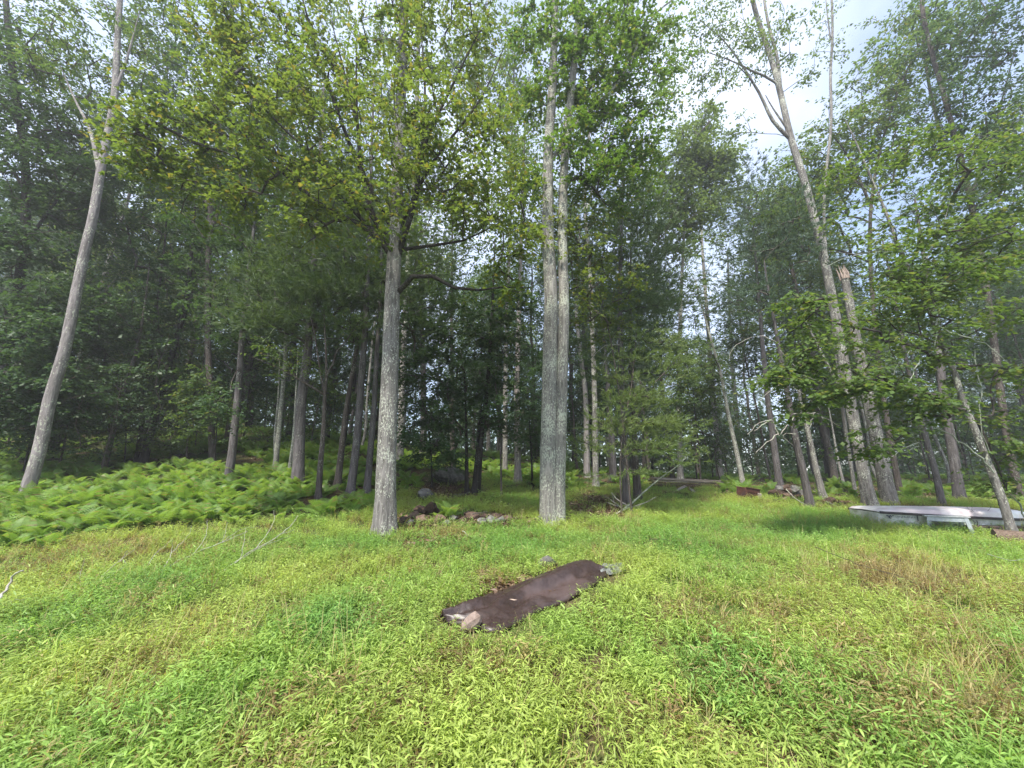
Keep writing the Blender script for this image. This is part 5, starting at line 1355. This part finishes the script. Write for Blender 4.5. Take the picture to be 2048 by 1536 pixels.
for i in range(ns):
    s = i / (ns - 1); w, top, rail = half(s)
    x_ = s * Lb
    row = []
    for k in range(17):   # from near rail over the bottom to far rail
        t = k / 16; c = math.cos(math.pi * t)
        yy = -w * np.sign(c) * abs(c) ** .55; zz = rail + .015 + (top - rail - .015) * (math.sin(math.pi * t) ** .42)
        row.append((x_, yy, zz))
    hv_.append(row)
    rv_.append([(x_, sg * (w + o_), rail + z_) for sg in (-1, 1) for o_, z_ in ((-.006, .040), (.034, .034), (.034, -.012), (-.006, -.018))])
    sv_.append([(x_, sg * (w - .012 - .03 * (q > 0)), rail - .004 - q) for sg in (-1, 1) for q in (0, max(rail - .0, .12))])
H = np.array(hv_); mb = MB()
iq = (np.arange(ns - 1)[:, None] * 17 + np.arange(16)[None]).ravel()
mb.add(H.reshape(-1, 3), np.stack([iq, iq + 1, iq + 18, iq + 17], 1))
cen = H[0].mean(0)
mb.add(np.vstack([H[0], cen]), [[k, k + 1, 17] for k in range(16)], False)
hull = link('hull', mb.mesh('hull', M['gelcoat']), broot)
for nm, A_, mt in (('rubbing_rail', np.array(rv_), 'rubber'), ('side_panel', np.array(sv_), 'hull_side')):
    for sgi in (0, 1):
        mb = MB(); k = A_.shape[1] // 2; S_ = A_[:, sgi * k:(sgi + 1) * k]
        for j in range(k - 1):
            iq = np.arange(ns - 1) * k + j
            mb.add(S_.reshape(-1, 3), np.stack([iq, iq + 1, iq + 1 + k, iq + k], 1), False)
        link(nm, mb.mesh(nm, M[mt]), broot)
w, top, rail = half(0)
lbox('transom', (.004, 0, rail * .5 + .0), (.03, w * 2 - .06, rail), M['hull_side'], broot)
# emblem and faded lettering on the near side, close to the stern
mb = MB()
def on_side(s, z, h_=.0):
    w, top, rail = half(s); return np.array([s * Lb, -(w - .010) - .012 - h_, z])
def quad_side(s0, s1, z0, z1):
    mb.add([on_side(s0, z0), on_side(s1, z0), on_side(s1, z1), on_side(s0, z1)], [[0, 1, 2, 3]], False)
for s0, s1, z0, z1 in ((.030, .042, .195, .225), (.040, .050, .165, .21), (.048, .058, .195, .225), (.056, .062, .18, .20), (.044, .056, .15, .17), (.062, .072, .205, .225)):
    quad_side(s0, s1, z0, z1)
link('emblem', mb.mesh('emblem', M['ink']), broot)['label'] = 'faded dark emblem on the hull side'
mb = MB(); r = np.random.default_rng(12)
for k in range(12):
    s0 = .082 + k * .0093
    quad_side(s0, s0 + .0022, .178, .205)
    quad_side(s0, s0 + .0065, .2055 if k % 3 else .178, .2115 if k % 3 else .184)
    if k % 2: quad_side(s0 + .0045, s0 + .0066, .178, .2)
link('lettering', mb.mesh('lettering', M['ink']), broot)['label'] = 'faded unreadable line of dark lettering'
mb = MB(); quad_side(.200, .206, .12, .235); link('stripe', mb.mesh('stripe', M['ink']), broot)

# dark timber and log under the bow
o = link('timber', box_mesh('timber', 1.5, .22, .13, M['plank_dark'], .01), None, G(2010, 1058, .12)); o.rotation_euler = (0, 0, ang + .05); tag(o, 'black timber beam propping up the boat bow', 'timber')
M['logside'] = plain_mat('split_log_wood', (0.055, 0.036, 0.026), (0.17, 0.125, 0.095), 5, .85, .6, (1, 12, 12))
mb = MB(); a_, b_ = G(1988, 1074, .12), G(2085, 1082, .12)
tube(mb, catmull([a_, (a_ + b_) / 2, b_], 10), .15, 16, .03)
o = build(mb, 'log', M['logside'], None, a_); tag(o, 'split brown log lying behind the leaning trunk at the right edge', 'log')

# bench
M['benchpaint'] = plain_mat('chalky_grey_white_paint', (0.30, 0.34, 0.36), (0.46, 0.50, 0.52), 8, .6, .15, (1, 1, 1), .002)
M['benchtop'] = plain_mat('worn_painted_board', (0.25, 0.26, 0.26), (0.48, 0.50, 0.50), 8, .7, .2)
lA, lB = G(1850, 1056), G(1930, 1064)
dv = lB - lA; bl_ = np.linalg.norm(dv[:2]); an = math.atan2(dv[1], dv[0])
bz = (lA + lB) / 2
br_ = empty('bench', (bz[0], bz[1] - .05, float(terr(bz[0], bz[1] - .05))), an)
tag(br_, 'low grey-white painted wooden bench standing in front of the upturned boat', 'bench')
wT = bl_ + .10; hT = .31
for k in (0, 1): lbox('seat_board', (0, -.085 + .17 * k, hT), (wT, .165, .03), M['benchtop'], br_)
lbox('apron', (0, -.14, hT - .065), (wT - .10, .02, .095), M['benchpaint'], br_)
lbox('apron', (0, .14, hT - .065), (wT - .10, .02, .095), M['benchpaint'], br_)
for sx in (-1, 1):
    for sy in (-1, 1):
        lbox('leg', (sx * (wT / 2 - .05), sy * .145, hT / 2 - .03), (.07, .024, hT + .02), M['benchpaint'], br_, (0, -sx * .14, 0))
# thin bare shrub stems before the boat
stick('shrub', 'thin leafless shrub stems standing before the bow of the boat',
      [[(1955, 1052, .0), (1952, 1035, .25), (1930, 1010, .6)], [(1955, 1052, 0), (1950, 1030, .3), (1942, 1012, .6)], [(1965, 1052, 0), (1968, 1035, .25), (1982, 1012, .6)], [(1950, 1052, 0), (1947, 1042, .15), (1936, 1035, .25)]], 2.2, 'twig', cat='shrub', Y=float(lB[1]) + .1)
tot = sum(len(m.polygons) for m in bpy.data.meshes)
print('unique polys', tot, 'objects', len(bpy.data.objects))
